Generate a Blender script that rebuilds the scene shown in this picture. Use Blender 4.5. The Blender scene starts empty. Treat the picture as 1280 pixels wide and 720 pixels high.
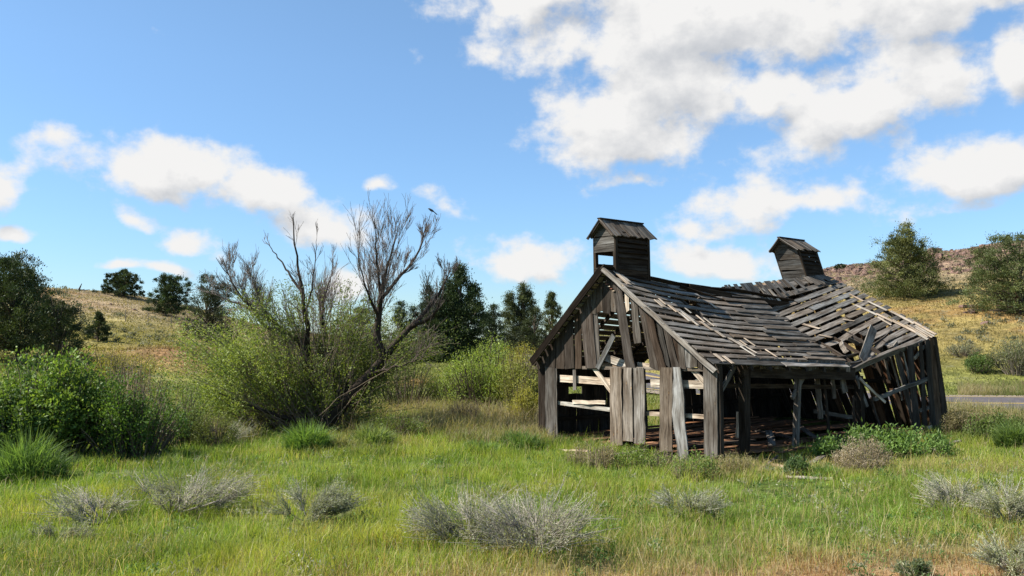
import bpy, math
import numpy as np
from mathutils import Vector
R = math.radians
sc = bpy.context.scene
COL = sc.collection
rg = np.random.default_rng(7)

# ------------------------------------------------------------------ camera
F = 1100.0; CX, CY = 640.0, 360.0; CAMH = 2.5
PITCH = math.atan(65.0 / F)
cp, sp = math.cos(PITCH), math.sin(PITCH)
cd = bpy.data.cameras.new("camera"); cam = bpy.data.objects.new("camera", cd); COL.objects.link(cam)
cd.sensor_width = 36.0; cd.lens = 36.0 * F / 1280.0; cd.clip_start = 0.1; cd.clip_end = 6000
cam.location = (0, 0, CAMH); cam.rotation_euler = (math.pi/2 + PITCH, 0, 0)
sc.camera = cam

def ray(px, py):
    a = (np.asarray(px, float) - CX) / F; b = (CY - np.asarray(py, float)) / F
    y = cp - b * sp; z = sp + b * cp
    return a / y, z / y                       # per metre of world y
def P(px, py, d):
    a, b = ray(px, py); return np.array([a * d, d, CAMH + b * d])

# ------------------------------------------------------------------ terrain
YC = np.array([[-900,352],[-200,350],[0,354],[60,361],[130,366],[200,378],[260,392],[330,408],[450,424],[560,430],[700,428],[800,404],[860,376],[900,362],
               [980,348],[1040,336],[1120,325],[1200,313],[1280,300],[1450,286],[2200,280],[4000,300]], float)
def sstep(a, b, x):
    t = np.clip((x - a) / (b - a), 0, 1); return t * t * (3 - 2 * t)
def vnoise(x, y, s, seed=0):
    x = np.asarray(x, float) / s + seed * 17.3; y = np.asarray(y, float) / s - seed * 9.1
    xi = np.floor(x); yi = np.floor(y); xf = x - xi; yf = y - yi
    def h(i, j):
        v = np.sin(i * 127.1 + j * 311.7 + seed * 3.7) * 43758.5453; return v - np.floor(v)
    u = xf * xf * (3 - 2 * xf); v = yf * yf * (3 - 2 * yf)
    return (h(xi, yi) * (1 - u) + h(xi + 1, yi) * u) * (1 - v) + (h(xi, yi + 1) * (1 - u) + h(xi + 1, yi + 1) * u) * v
def fbm(x, y, s, seed=0, o=4):
    r = 0; a = .5
    for k in range(o):
        r = r + a * vnoise(x, y, s / 2**k, seed + k); a *= .5
    return r - .5 + .5**(o + 1)
def road_y(x):                                # centreline of the road, world y as a function of x
    x = np.asarray(x, float)
    return 34.1 - (x - 18) * 0.10 + np.where(x < 17, (17 - x)**2 * 0.25, 0)
def road_z(y): return .02 + np.maximum(np.asarray(y, float) - 45, 0) * .028
def terrain(x, y):
    x = np.asarray(x, float); y = np.asarray(y, float)
    yy = np.maximum(y, 4.0)
    p = np.clip(CX + F * x / yy, -900, 4000)
    yc = np.interp(p, YC[:, 0], YC[:, 1])
    d1 = np.interp(p, [0, 500, 700, 900, 1300], [92, 120, 120, 112, 112])
    d0 = np.interp(p, [0, 250, 450, 700, 900, 1300], [34, 38, 45, 45, 44, 42])
    zc = CAMH + (425 - yc) / F * d1
    t = np.clip((y - d0) / (d1 - d0), 0, 1)
    prof = np.where(t < .12, t * t / .24, 0) + np.where(t >= .12, (t - .06), 0)
    prof = prof / .94
    prof = prof - .10 * np.sin(prof * math.pi) * 0 
    h = zc * prof
    h = h - np.maximum(y - d1, 0) * .05 * sstep(0, 40, y - d1)
    h = np.where(y > d1, np.maximum(h, -3), h)
    big = sstep(0, .3, t)
    h = h + big * (fbm(x, y, 14, 3) * 1.3 + fbm(x, y, 3.0, 5) * .28)
    h = h + (fbm(x, y, 5, 1) * .16 + fbm(x, y, 1.2, 2) * .08) * sstep(70, 20, y)
    # hollow worn beside the open side of the barn
    h = h - .14 * np.exp(-(((x - 6.2) / 2.2)**2 + ((y - 18.9) / 1.1)**2))
    # gully bank behind the left bushes
    h = h + .9 * np.exp(-(((x + 19) / 5.0)**2)) * sstep(48, 52, y) * sstep(70, 54, y)
    # flat road bed
    ry = road_y(x); w = sstep(8.5, 4.6, np.abs(y - ry)) * sstep(0, 3, x) * sstep(110, 90, y)
    zr = road_z(y)
    h = h * (1 - w) + zr * w
    return h
def locate(px, py, lo=6.0, hi=190.0):
    a, b = ray(px, py)
    ds = np.arange(lo, hi, .1)
    t = terrain(a * ds, ds) - (CAMH + b * ds)
    i = np.argmax(t > 0)
    if not (t > 0).any(): i = int(np.argmax(t))
    d = ds[i]; return np.array([a * d, d, float(terrain(a * d, d))])
def tz(x, y): return float(terrain(x, y))

# ------------------------------------------------------------------ materials
def newmat(name):
    m = bpy.data.materials.new(name); m.use_nodes = True
    nt = m.node_tree; nt.nodes.clear(); return m, nt
def N(nt, t, **kw):
    n = nt.nodes.new(t)
    for k, v in kw.items():
        if k == 'inp':
            for a, b in v.items(): n.inputs[a].default_value = b
        else: setattr(n, k, v)
    return n
def L(nt, a, b): nt.links.new(a, b)
def math_(nt, op, a, b=None, clamp=False):
    n = nt.nodes.new('ShaderNodeMath'); n.operation = op; n.use_clamp = clamp
    for i, v in enumerate((a, b)):
        if v is None: continue
        if isinstance(v, (int, float)): n.inputs[i].default_value = v
        else: nt.links.new(v, n.inputs[i])
    return n.outputs[0]
def ramp(nt, fac, stops):
    n = nt.nodes.new('ShaderNodeValToRGB'); cr = n.color_ramp
    while len(cr.elements) > 1: cr.elements.remove(cr.elements[0])
    cr.elements[0].position = stops[0][0]; cr.elements[0].color = (*stops[0][1], 1)
    for p_, c in stops[1:]:
        e = cr.elements.new(p_); e.color = (*c, 1)
    nt.links.new(fac, n.inputs[0]); return n.outputs[0]
def mulcol(nt, a, b, fac=1.0, mode='MULTIPLY'):
    n = nt.nodes.new('ShaderNodeMix'); n.data_type = 'RGBA'; n.blend_type = mode
    if isinstance(fac, (int, float)): n.inputs[0].default_value = fac
    else: nt.links.new(fac, n.inputs[0])
    for i, v in ((6, a), (7, b)):
        if isinstance(v, tuple): n.inputs[i].default_value = (*v, 1)
        else: nt.links.new(v, n.inputs[i])
    return n.outputs[2]

def leaf_mat(name, trans=.35, rough=.55, var=.5):
    m, nt = newmat(name)
    at = N(nt, 'ShaderNodeAttribute', attribute_name='col')
    geo = N(nt, 'ShaderNodeNewGeometry')
    no = N(nt, 'ShaderNodeTexNoise', inp={'Scale': 1.4, 'Detail': 3.0}); L(nt, geo.outputs['Position'], no.inputs['Vector'])
    f = ramp(nt, no.outputs[0], [(.3, (1 - var*.5,)*3), (.7, (1 + var*.4,)*3)])
    c = mulcol(nt, at.outputs['Color'], f)
    d = N(nt, 'ShaderNodeBsdfPrincipled', inp={'Roughness': rough, 'Specular IOR Level': .25}); L(nt, c, d.inputs['Base Color'])
    t = N(nt, 'ShaderNodeBsdfTranslucent'); L(nt, mulcol(nt, c, (1.25, 1.25, .55)), t.inputs['Color'])
    mx = N(nt, 'ShaderNodeMixShader', inp={0: trans}); L(nt, d.outputs[0], mx.inputs[1]); L(nt, t.outputs[0], mx.inputs[2])
    o = N(nt, 'ShaderNodeOutputMaterial'); L(nt, mx.outputs[0], o.inputs[0]); return m
def bark_mat(name):
    m, nt = newmat(name)
    at = N(nt, 'ShaderNodeAttribute', attribute_name='col')
    geo = N(nt, 'ShaderNodeNewGeometry')
    mp = N(nt, 'ShaderNodeMapping'); mp.inputs['Scale'].default_value = (9, 9, 2.2); L(nt, geo.outputs['Position'], mp.inputs[0])
    no = N(nt, 'ShaderNodeTexNoise', inp={'Scale': 2.0, 'Detail': 5.0, 'Roughness': .7}); L(nt, mp.outputs[0], no.inputs['Vector'])
    f = ramp(nt, no.outputs[0], [(.32, (.45,)*3), (.6, (1.15,)*3)])
    d = N(nt, 'ShaderNodeBsdfPrincipled', inp={'Roughness': .9, 'Specular IOR Level': .1}); L(nt, mulcol(nt, at.outputs['Color'], f), d.inputs['Base Color'])
    bp = N(nt, 'ShaderNodeBump', inp={'Strength': .6, 'Distance': .03}); L(nt, no.outputs[0], bp.inputs['Height']); L(nt, bp.outputs[0], d.inputs['Normal'])
    o = N(nt, 'ShaderNodeOutputMaterial'); L(nt, d.outputs[0], o.inputs[0]); return m
def wood_mat():
    m, nt = newmat("weathered_wood")
    at = N(nt, 'ShaderNodeAttribute', attribute_name='col')
    uv = N(nt, 'ShaderNodeUVMap', uv_map='UVMap')
    mp = N(nt, 'ShaderNodeMapping'); mp.inputs['Scale'].default_value = (1.6, 26, 1); L(nt, uv.outputs[0], mp.inputs[0])
    n1 = N(nt, 'ShaderNodeTexNoise', inp={'Scale': 1.0, 'Detail': 6.0, 'Roughness': .65, 'Distortion': .35}); L(nt, mp.outputs[0], n1.inputs['Vector'])
    mp2 = N(nt, 'ShaderNodeMapping'); mp2.inputs['Scale'].default_value = (1.3, 5.0, 1); L(nt, uv.outputs[0], mp2.inputs[0])
    n2 = N(nt, 'ShaderNodeTexNoise', inp={'Scale': 1.0, 'Detail': 4.0, 'Roughness': .6}); L(nt, mp2.outputs[0], n2.inputs['Vector'])
    vo = N(nt, 'ShaderNodeTexVoronoi', inp={'Scale': 1.0, 'Randomness': 1.0}); mp3 = N(nt, 'ShaderNodeMapping'); mp3.inputs['Scale'].default_value = (2.2, 6.0, 1)
    L(nt, uv.outputs[0], mp3.inputs[0]); L(nt, mp3.outputs[0], vo.inputs['Vector'])
    g = ramp(nt, n1.outputs[0], [(.30, (.16, .14, .13)), (.44, (.72, .70, .68)), (.64, (1.35, 1.34, 1.32))])
    b = ramp(nt, n2.outputs[0], [(.32, (.55, .48, .42)), (.5, (.95, .92, .88)), (.68, (1.38, 1.40, 1.42))])
    k = ramp(nt, vo.outputs[0], [(.05, (1.7, 1.45, 1.15)), (.085, (.55, .48, .42)), (.14, (1, 1, 1))])
    c = mulcol(nt, mulcol(nt, mulcol(nt, at.outputs['Color'], g), b), k)
    d = N(nt, 'ShaderNodeBsdfPrincipled', inp={'Roughness': .95, 'Specular IOR Level': .06}); L(nt, c, d.inputs['Base Color'])
    bp = N(nt, 'ShaderNodeBump', inp={'Strength': .7, 'Distance': .008}); L(nt, n1.outputs[0], bp.inputs['Height']); L(nt, bp.outputs[0], d.inputs['Normal'])
    o = N(nt, 'ShaderNodeOutputMaterial'); L(nt, d.outputs[0], o.inputs[0]); return m
def ground_mat():
    m, nt = newmat("ground_cover")
    at = N(nt, 'ShaderNodeAttribute', attribute_name='col')
    geo = N(nt, 'ShaderNodeNewGeometry')
    def noise(s, d=5.0, r=.6):
        n = N(nt, 'ShaderNodeTexNoise', inp={'Scale': s, 'Detail': d, 'Roughness': r}); L(nt, geo.outputs['Position'], n.inputs['Vector']); return n.outputs[0]
    a = ramp(nt, noise(.16), [(.35, (.72, .70, .66)), (.65, (1.28, 1.25, 1.2))])
    b = ramp(nt, noise(1.1), [(.35, (.62, .64, .66)), (.62, (1.2, 1.18, 1.12))])
    c2 = ramp(nt, noise(6.0, 6, .7), [(.36, (.5, .5, .5)), (.62, (1.25, 1.25, 1.25))])
    c = mulcol(nt, mulcol(nt, mulcol(nt, at.outputs['Color'], a), b), c2)
    # sparse grey-green mottles
    sg = ramp(nt, noise(.75, 4, .75), [(.57, (0, 0, 0)), (.66, (1, 1, 1))])
    c = mulcol(nt, c, (.15, .15, .105), math_(nt, 'MULTIPLY', sg, .55), 'MIX')
    d = N(nt, 'ShaderNodeBsdfPrincipled', inp={'Roughness': .95, 'Specular IOR Level': .05}); L(nt, c, d.inputs['Base Color'])
    bp = N(nt, 'ShaderNodeBump', inp={'Strength': .8, 'Distance': .12}); L(nt, noise(4.0, 6, .7), bp.inputs['Height']); L(nt, bp.outputs[0], d.inputs['Normal'])
    o = N(nt, 'ShaderNodeOutputMaterial'); L(nt, d.outputs[0], o.inputs[0]); return m
def plain_noise_mat(name, c1, c2, scale, rough=.9, bump=.4, dist=.02):
    m, nt = newmat(name); geo = N(nt, 'ShaderNodeNewGeometry')
    n = N(nt, 'ShaderNodeTexNoise', inp={'Scale': scale, 'Detail': 7.0, 'Roughness': .7}); L(nt, geo.outputs['Position'], n.inputs['Vector'])
    c = ramp(nt, n.outputs[0], [(.35, c1), (.65, c2)])
    d = N(nt, 'ShaderNodeBsdfPrincipled', inp={'Roughness': rough, 'Specular IOR Level': .2}); L(nt, c, d.inputs['Base Color'])
    bp = N(nt, 'ShaderNodeBump', inp={'Strength': bump, 'Distance': dist}); L(nt, n.outputs[0], bp.inputs['Height']); L(nt, bp.outputs[0], d.inputs['Normal'])
    o = N(nt, 'ShaderNodeOutputMaterial'); L(nt, d.outputs[0], o.inputs[0]); return m
M_LEAF = leaf_mat("leaves", .38)
M_NEEDLE = leaf_mat("needles", .15, .6, .5)
M_GRASS = leaf_mat("grass_blades", .45, .5, .35)
M_TWIG = leaf_mat("twigs", .0, .9, .3)
M_BARK = bark_mat("bark")
M_WOOD = wood_mat()
M_GROUND = ground_mat()
M_ROAD = plain_noise_mat("asphalt", (.060, .052, .055), (.10, .088, .09), 3.0, .85, .3, .01)
M_GRAVEL = plain_noise_mat("gravel", (.13, .10, .07), (.26, .21, .16), 9.0, .95, .6, .03)
M_LINE = plain_noise_mat("road_paint", (.50, .34, .08), (.62, .45, .14), 6.0)
M_ROCK = plain_noise_mat("basalt", (.07, .045, .036), (.22, .14, .11), 1.6, .95, .9, .15)
M_BIRD = plain_noise_mat("dark_feathers", (.012, .012, .014), (.03, .03, .034), 30.0, .5)

# ------------------------------------------------------------------ mesh helpers
def link(o, parent=None):
    COL.objects.link(o)
    if parent is not None: o.parent = parent
    return o
def mesh_np(name, V, Q, mat, col=None, parent=None, smooth=False, origin=None, uv=None):
    V = np.asarray(V, np.float32).reshape(-1, 3).copy(); Q = np.asarray(Q, np.int32).reshape(-1, 4)
    me = bpy.data.meshes.new(name)
    if origin is not None: V -= np.asarray(origin, np.float32)
    me.vertices.add(len(V)); me.vertices.foreach_set('co', V.ravel())
    me.loops.add(Q.size); me.loops.foreach_set('vertex_index', Q.ravel())
    me.polygons.add(len(Q)); me.polygons.foreach_set('loop_start', np.arange(0, Q.size, 4, dtype=np.int32))
    me.polygons.foreach_set('use_smooth', np.full(len(Q), smooth))
    if col is not None:
        c = np.ones((len(V), 4), np.float32); c[:, :3] = col
        a = me.color_attributes.new('col', 'FLOAT_COLOR', 'POINT'); a.data.foreach_set('color', c.ravel())
    if uv is not None:
        u = me.uv_layers.new(name='UVMap'); u.data.foreach_set('uv', np.asarray(uv, np.float32).ravel())
    me.update(calc_edges=True)
    me.materials.append(mat)
    o = bpy.data.objects.new(name, me)
    if origin is not None and parent is None: o.location = origin
    return link(o, parent)
def tag(o, label=None, cat=None, group=None, kind=None):
    if label: o['label'] = label
    if cat: o['category'] = cat
    if group: o['group'] = group
    if kind: o['kind'] = kind
    return o
def empty(name, loc, label, cat, group=None):
    o = bpy.data.objects.new(name, None); COL.objects.link(o); o.location = tuple(float(v) for v in loc); o.empty_display_size = .2
    return tag(o, label, cat, group)
def nrm(v):
    v = np.asarray(v, float); return v / max(np.linalg.norm(v), 1e-9)

class Tubes:
    """tapered tubes along polylines, collected into one mesh"""
    def __init__(s): s.V = []; s.Q = []; s.C = []; s.n = 0
    def add(s, pts, rad, col, k=5):
        pts = np.asarray(pts, float); rad = np.broadcast_to(rad, (len(pts),)); m = len(pts)
        T = np.gradient(pts, axis=0); T /= np.maximum(np.linalg.norm(T, axis=1, keepdims=True), 1e-9)
        ref = np.array([.31, .17, .93]) if abs(T[0, 2]) < .8 else np.array([1, .2, .1])
        A = np.cross(T, ref); A /= np.maximum(np.linalg.norm(A, axis=1, keepdims=True), 1e-9); B = np.cross(T, A)
        th = np.arange(k) * 2 * math.pi / k
        ring = pts[:, None] + rad[:, None, None] * (np.cos(th)[None, :, None] * A[:, None] + np.sin(th)[None, :, None] * B[:, None])
        s.V.append(ring.reshape(-1, 3)); base = s.n
        i = np.arange(m - 1)[:, None]; j = np.arange(k)[None]; j2 = (j + 1) % k
        q = np.stack([i * k + j, i * k + j2, (i + 1) * k + j2, (i + 1) * k + j], -1).reshape(-1, 4) + base
        s.Q.append(q); s.C.append(np.broadcast_to(np.asarray(col, float), (m * k, 3))); s.n += m * k
    def build(s, name, mat, parent=None, origin=None):
        return mesh_np(name, np.concatenate(s.V), np.concatenate(s.Q), mat, np.concatenate(s.C), parent, True, origin)

def leaf_quads(rng, pos, dirs, length, width, cols):
    """one pointed quad per position, long axis along dirs"""
    n = len(pos); dirs = dirs / np.maximum(np.linalg.norm(dirs, axis=1, keepdims=True), 1e-9)
    r = rng.normal(size=(n, 3)); sd = np.cross(dirs, r); sd /= np.maximum(np.linalg.norm(sd, axis=1, keepdims=True), 1e-9)
    ln = (length * rng.uniform(.6, 1.3, n))[:, None]; wd = (width * rng.uniform(.6, 1.3, n))[:, None]
    a = pos; b = pos + dirs * ln * .45 + sd * wd * .5; c = pos + dirs * ln; d = pos + dirs * ln * .45 - sd * wd * .5
    V = np.stack([a, b, c, d], 1).reshape(-1, 3); Q = np.arange(4 * n).reshape(-1, 4)
    return V, Q, np.repeat(cols, 4, axis=0)
def blades(rng, pos, h, w, lean, cols, tipcols=None, curve=.5, az=None):
    """grass blades: two quads each, bent over"""
    n = len(pos); az = rng.uniform(0, 2 * math.pi, n) if az is None else az
    la = np.stack([np.cos(az), np.sin(az), np.zeros(n)], 1); sa = rng.uniform(0, 2 * math.pi, n)
    sd = np.stack([np.cos(sa), np.sin(sa), np.zeros(n)], 1) * (w * .5)[:, None]
    up = np.array([0, 0, 1.])
    m = pos + up * (h * .55)[:, None] + la * (h * lean * .35)[:, None]
    t = pos + up * (h * (1 - lean * curve * .5))[:, None] + la * (h * lean)[:, None]
    V = np.stack([pos - sd, pos + sd, m + sd * .8, m - sd * .8, t + sd * .12, t - sd * .12], 1).reshape(-1, 3)
    b = np.arange(n)[:, None] * 6
    Q = np.concatenate([b + np.array([0, 1, 2, 3]), b + np.array([3, 2, 4, 5])], 0)
    tc = cols if tipcols is None else tipcols
    C = np.stack([cols, cols, cols * .5 + tc * .5, cols * .5 + tc * .5, tc, tc], 1).reshape(-1, 3)
    return V, Q, C
def cat(parts):
    V = []; Q = []; C = []; n = 0
    for v, q, c in parts:
        V.append(v); Q.append(q + n); C.append(c); n += len(v)
    return np.concatenate(V), np.concatenate(Q), np.concatenate(C)

class Boards:
    """sawn boards with uv along the grain, collected into one mesh"""
    def __init__(s): s.V = []; s.F = []; s.UV = []; s.C = []; s.n = 0
    def loft(s, rings, col, lengths=None):
        """rings: list of 4-point sections (a b c d around)"""
        rings = [np.asarray(r, float) for r in rings]; m = len(rings)
        w = np.linalg.norm(rings[0][1] - rings[0][0]); t = np.linalg.norm(rings[0][2] - rings[0][1])
        ln = [0.0]
        for i in range(1, m): ln.append(ln[-1] + np.linalg.norm(rings[i].mean(0) - rings[i-1].mean(0)))
        ou, ov = rg.uniform(0, 200, 2)
        vv = [0, w, w + t, 2*w + t, 2*w + 2*t]
        b = s.n
        for r in rings: s.V.append(r)
        s.n += 4 * m
        for i in range(m - 1):
            for j in range(4):
                j2 = (j + 1) % 4
                s.F.append([b + 4*i + j, b + 4*i + j2, b + 4*(i+1) + j2, b + 4*(i+1) + j])
                s.UV += [(ln[i] + ou, vv[j] + ov), (ln[i] + ou, vv[j+1] + ov), (ln[i+1] + ou, vv[j+1] + ov), (ln[i+1] + ou, vv[j] + ov)]
        for i, rv in ((0, True), (m - 1, False)):
            f = [b + 4*i + j for j in range(4)]
            if rv: f = f[::-1]
            s.F.append(f); s.UV += [(ou + .02*j, ov + .02*(j % 2)) for j in range(4)]
        s.C.append(np.broadcast_to(np.asarray(col, float), (4*m, 3)))
    def bar(s, p0, p1, wdir, w, t, col, seg=4, warp=.0, sag=0.0, w1=None, taper=1.0):
        p0 = np.asarray(p0, float); p1 = np.asarray(p1, float); ax = nrm(p1 - p0)
        wd = nrm(np.asarray(wdir, float) - ax * np.dot(ax, wdir)); td = np.cross(ax, wd)
        rings = []
        for i in range(seg + 1):
            f = i / seg; c = p0 + (p1 - p0) * f + wd * rg.normal() * warp + td * rg.normal() * warp - np.array([0, 0, 1]) * sag * math.sin(math.pi * f)
            ww = w * (1 + (taper - 1) * f); a = wd * ww / 2; b = td * t / 2
            rings.append([c - a + b, c + a + b, c + a - b, c - a - b])
        # ragged saw-cut ends
        for r, sgn in ((rings[0], -1), (rings[-1], 1)):
            e = rg.uniform(0, .05) * sgn * min(1, w * 5)
            r[1] = r[1] + ax * e; r[2] = r[2] + ax * e
        s.loft(rings, col)
    def plate(s, tl, tr, br, bl, nrm_, t, col, seg=4, warp=.004):
        """board between four 3-D corners; grain runs tl->bl; thickness goes along -nrm_"""
        tl, tr, br, bl = [np.asarray(v, float) for v in (tl, tr, br, bl)]; nn = np.asarray(nrm_, float) * t
        rings = []; bow = rg.normal() * warp
        for i in range(seg + 1):
            f = i / seg; o = np.asarray(nrm_) * (bow * math.sin(math.pi * f)); j1, j2 = rg.normal(size=2) * warp * .8
            a = tl + (bl - tl) * f + o; b = tr + (br - tr) * f + o; ax = nrm(b - a)
            a = a + ax * j1; b = b + ax * j2
            rings.append([a, b, b - nn, a - nn])
        ax = nrm((bl - tl) + (br - tr))
        for r_, am in ((rings[0], .010), (rings[-1], .05)):
            e1_, e2_ = rg.uniform(-am, am, 2); r_[0] = r_[0] + ax * e1_; r_[3] = r_[3] + ax * e1_; r_[1] = r_[1] + ax * e2_; r_[2] = r_[2] + ax * e2_
        s.loft(rings, col)
    def build(s, name, parent=None, mat=None, origin=None):
        V = np.concatenate(s.V); C = np.concatenate(s.C)
        return mesh_np(name, V, np.array(s.F), mat or M_WOOD, C, parent, False, origin, uv=s.UV)
def wcol(kind='dark', v=.25):
    base = {'dark': (.052, .042, .034), 'grey': (.125, .114, .101), 'roof': (.152, .138, .122), 'pale': (.42, .36, .29), 'beam': (.036, .028, .021), 'brown': (.066, .050, .039), 'rust': (.16, .09, .055), 'red': (.20, .085, .06)}[kind]
    f = 1 + rg.normal() * v * .6; h = rg.normal() * .05
    return np.clip(np.array([base[0] * (1 + h), base[1], base[2] * (1 - h)]) * max(f, .45), 0.01, .7)

# ------------------------------------------------------------------ ground sheet
def ground():
    ux = np.linspace(-1, 1, 381); X = np.sinh(ux * 4.6) / math.sinh(4.6) * 1500
    X = np.sort(np.concatenate([X])); 
    yv = [-60.0]
    y = -60.0
    while y < 1600:
        if y < 4: st = 4
        elif y < 42: st = .42
        elif y < 130: st = .9
        else: st = 2 + (y - 130) * .12
        y += st; yv.append(y)
    Y = np.array(yv)
    GX, GY = np.meshgrid(X, Y); GZ = terrain(GX, GY)
    V = np.stack([GX, GY, GZ], -1).reshape(-1, 3); nx = len(X)
    i, j = np.meshgrid(np.arange(len(Y) - 1), np.arange(nx - 1), indexing='ij')
    Q = np.stack([i*nx + j, i*nx + j + 1, (i+1)*nx + j + 1, (i+1)*nx + j], -1).reshape(-1, 4)
    C = ground_color(V[:, 0], V[:, 1])
    o = mesh_np("ground", V, Q, M_GROUND, C, None, True)
    tag(o, kind='structure')
def ground_color(x, y):
    x = np.asarray(x, float); y = np.asarray(y, float)
    n1 = fbm(x, y, 9, 11); n2 = fbm(x, y, 3.2, 12); n3 = fbm(x, y, 25, 13)
    p = CX + F * x / np.maximum(y, 4)
    green = np.array([.095, .135, .030]); lush = np.array([.070, .125, .022]); straw = np.array([.25, .195, .095]); gold = np.array([.235, .205, .070])
    tan = np.array([.26, .205, .135]); pink = np.array([.30, .185, .12]); orange = np.array([.26, .155, .065]); ygreen = np.array([.15, .165, .045]); rock = np.array([.19, .125, .10])
    def mix(c, d, t): return c * (1 - t[..., None]) + d * t[..., None]
    c = np.broadcast_to(green, x.shape + (3,)).copy()
    c = mix(c, straw, np.clip(sstep(.0, .22, n2) * .6, 0, 1))
    nearend = 1.2 * sstep(12.5, 8.5, y) * sstep(-4.5, 3.0, x)
    c = mix(c, tan, np.clip(nearend * .9, 0, 1))
    c = mix(c, orange, np.clip(nearend * sstep(.02, .12, n1) * .5, 0, 1))
    mid = sstep(24, 34, y); c = mix(c, ygreen, mid * .8)
    hillL = sstep(40, 58, y) * sstep(560, 400, p); c = mix(c, gold, hillL * .9)
    c = mix(c, tan, sstep(62, 84, y) * sstep(520, 380, p) * .9); c = mix(c, pink, sstep(74, 92, y) * sstep(500, 380, p) * sstep(-.05, .15, n1) * .7)
    hillR = sstep(46, 60, y) * sstep(700, 900, p); c = mix(c, gold, hillR * .95); c = mix(c, np.array([.27, .20, .085]), hillR * .6)
    c = mix(c, orange, hillR * sstep(.02, .14, n1 + n2 * .4) * .65)
    c = mix(c, tan, sstep(78, 90, y) * sstep(700, 900, p) * .9); c = mix(c, rock, sstep(86, 104, y) * sstep(800, 1000, p) * sstep(-.08, .06, n1) * .9)
    midc = sstep(44, 60, y) * sstep(420, 520, p) * sstep(760, 660, p); c = mix(c, ygreen, midc * .8)
    bank = np.exp(-(((x + 19) / 5.5)**2)) * sstep(47, 51, y) * sstep(60, 55, y); c = mix(c, np.array([.20, .12, .065]), np.clip(bank, 0, 1))
    # bare earth showing behind the shrubs and by the barn
    patch = np.exp(-((x - 4.0) / 2.5)**2 - ((y - 8.9) / 1.1)**2); c = mix(c, np.array([.30, .16, .075]), np.clip(patch * .9, 0, 1))
    dirt = np.exp(-(((x + 5.8) / 1.8)**2 + ((y - 52) / 5)**2)); c = mix(c, orange, np.clip(dirt * .9, 0, 1))
    barn = np.exp(-(((x - 7.5) / 3.2)**2 + ((y - 20.5) / 2.2)**2) * 1.2); c = mix(c, np.array([.20, .15, .10]), np.clip(barn * 1.1, 0, 1))
    return c
ground()

# ------------------------------------------------------------------ road
def road():
    xs = np.concatenate([np.arange(1.5, 17, .25), np.arange(17, 90, 2.0)])
    yc = road_y(xs); T = np.stack([np.gradient(xs), np.gradient(yc)], 1); T /= np.linalg.norm(T, axis=1, keepdims=True); Nn = np.stack([-T[:, 1], T[:, 0]], 1)
    def strip(o0, o1, z):
        V = []
        for k in range(len(xs)):
            for o in (o0, o1):
                a = (xs[k] + Nn[k, 0]*o, yc[k] + Nn[k, 1]*o); V.append((a[0], a[1], z + float(road_z(a[1]))))
        Q = [[2*k, 2*k+2, 2*k+3, 2*k+1] for k in range(len(xs) - 1)]
        return np.array(V, float), np.array(Q)
    V, Q = strip(-4.2, 4.2, .055); tag(mesh_np("road", V, Q, M_ROAD), kind='structure')
    parts = []
    for o0, o1 in ((-5.3, -4.2), (4.2, 5.3)):
        v, q = strip(o0, o1, .045); parts.append((v, q, np.ones((len(v), 3))))
    V, Q, C = cat(parts); tag(mesh_np("road_shoulder", V, Q, M_GRAVEL), kind='structure'); parts = []
    for o0, o1 in ((-.17, -.07), (.07, .17), (3.85, 3.95), (-3.95, -3.85)):
        v, q = strip(o0, o1, .060); parts.append((v, q, np.ones((len(v), 3))))
    V, Q, C = cat(parts); tag(mesh_np("road_marking", V, Q, M_LINE), kind='structure')
road()

# ------------------------------------------------------------------ barn
BA = np.array([P(885, 572, 18.3)[0], 18.3, 0]); BB = np.array([P(673, 549, 22.2)[0], 22.2, 0])
E1 = nrm(BB - BA); GN = np.array([-E1[1], E1[0], 0]); GN = GN if GN[1] < 0 else -GN       # gable faces along GN
E2 = -GN; UP = np.array([0, 0, 1.])
BC = np.array([P(1188, 540, 24.9)[0], 24.9, 0]); BD = BC + E1 * 5.19
SN = nrm(np.cross(BC - BA, UP)); SN = SN if SN[1] < 0 else -SN                           # outward of the open long side
def onplane(px, py, q, n):
    a, b = ray(px, py); d = np.array([a, 1.0, b]); o = np.array([0, 0, CAMH]); return o + d * (np.dot(q - o, n) / np.dot(d, n))
def G(px, py, off=0.0): return onplane(px, py, BA + GN * off, GN)
def S(px, py, off=0.0): return onplane(px, py, BA + SN * off, SN)
barn = empty("barn", (BA + BC) / 2, "collapsing weathered plank barn with two roof cupolas, sagging slatted roof and open right side", "barn")
barn_o = np.array(barn.location)
def bb(b, name, lab=None, parent=None):
    o = b.build(name, parent or barn); o.matrix_parent_inverse = (parent or barn).matrix_world.inverted() if False else o.matrix_parent_inverse
    if lab: o['label'] = lab
    return o
class BB_(Boards):
    def build(s, name, parent=None, lab=None, origin=None):
        # vertices in the parent's space (its Empty is not rotated)
        base = barn_o if origin is None else np.asarray(origin, float)
        s.V = [v - base for v in s.V]
        o = Boards.build(s, name, parent or barn)
        if lab: o['label'] = lab
        return o

def rake_y(px):
    return np.interp(px, [664, 753, 889], [455, 341, 458]) + 1
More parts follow.
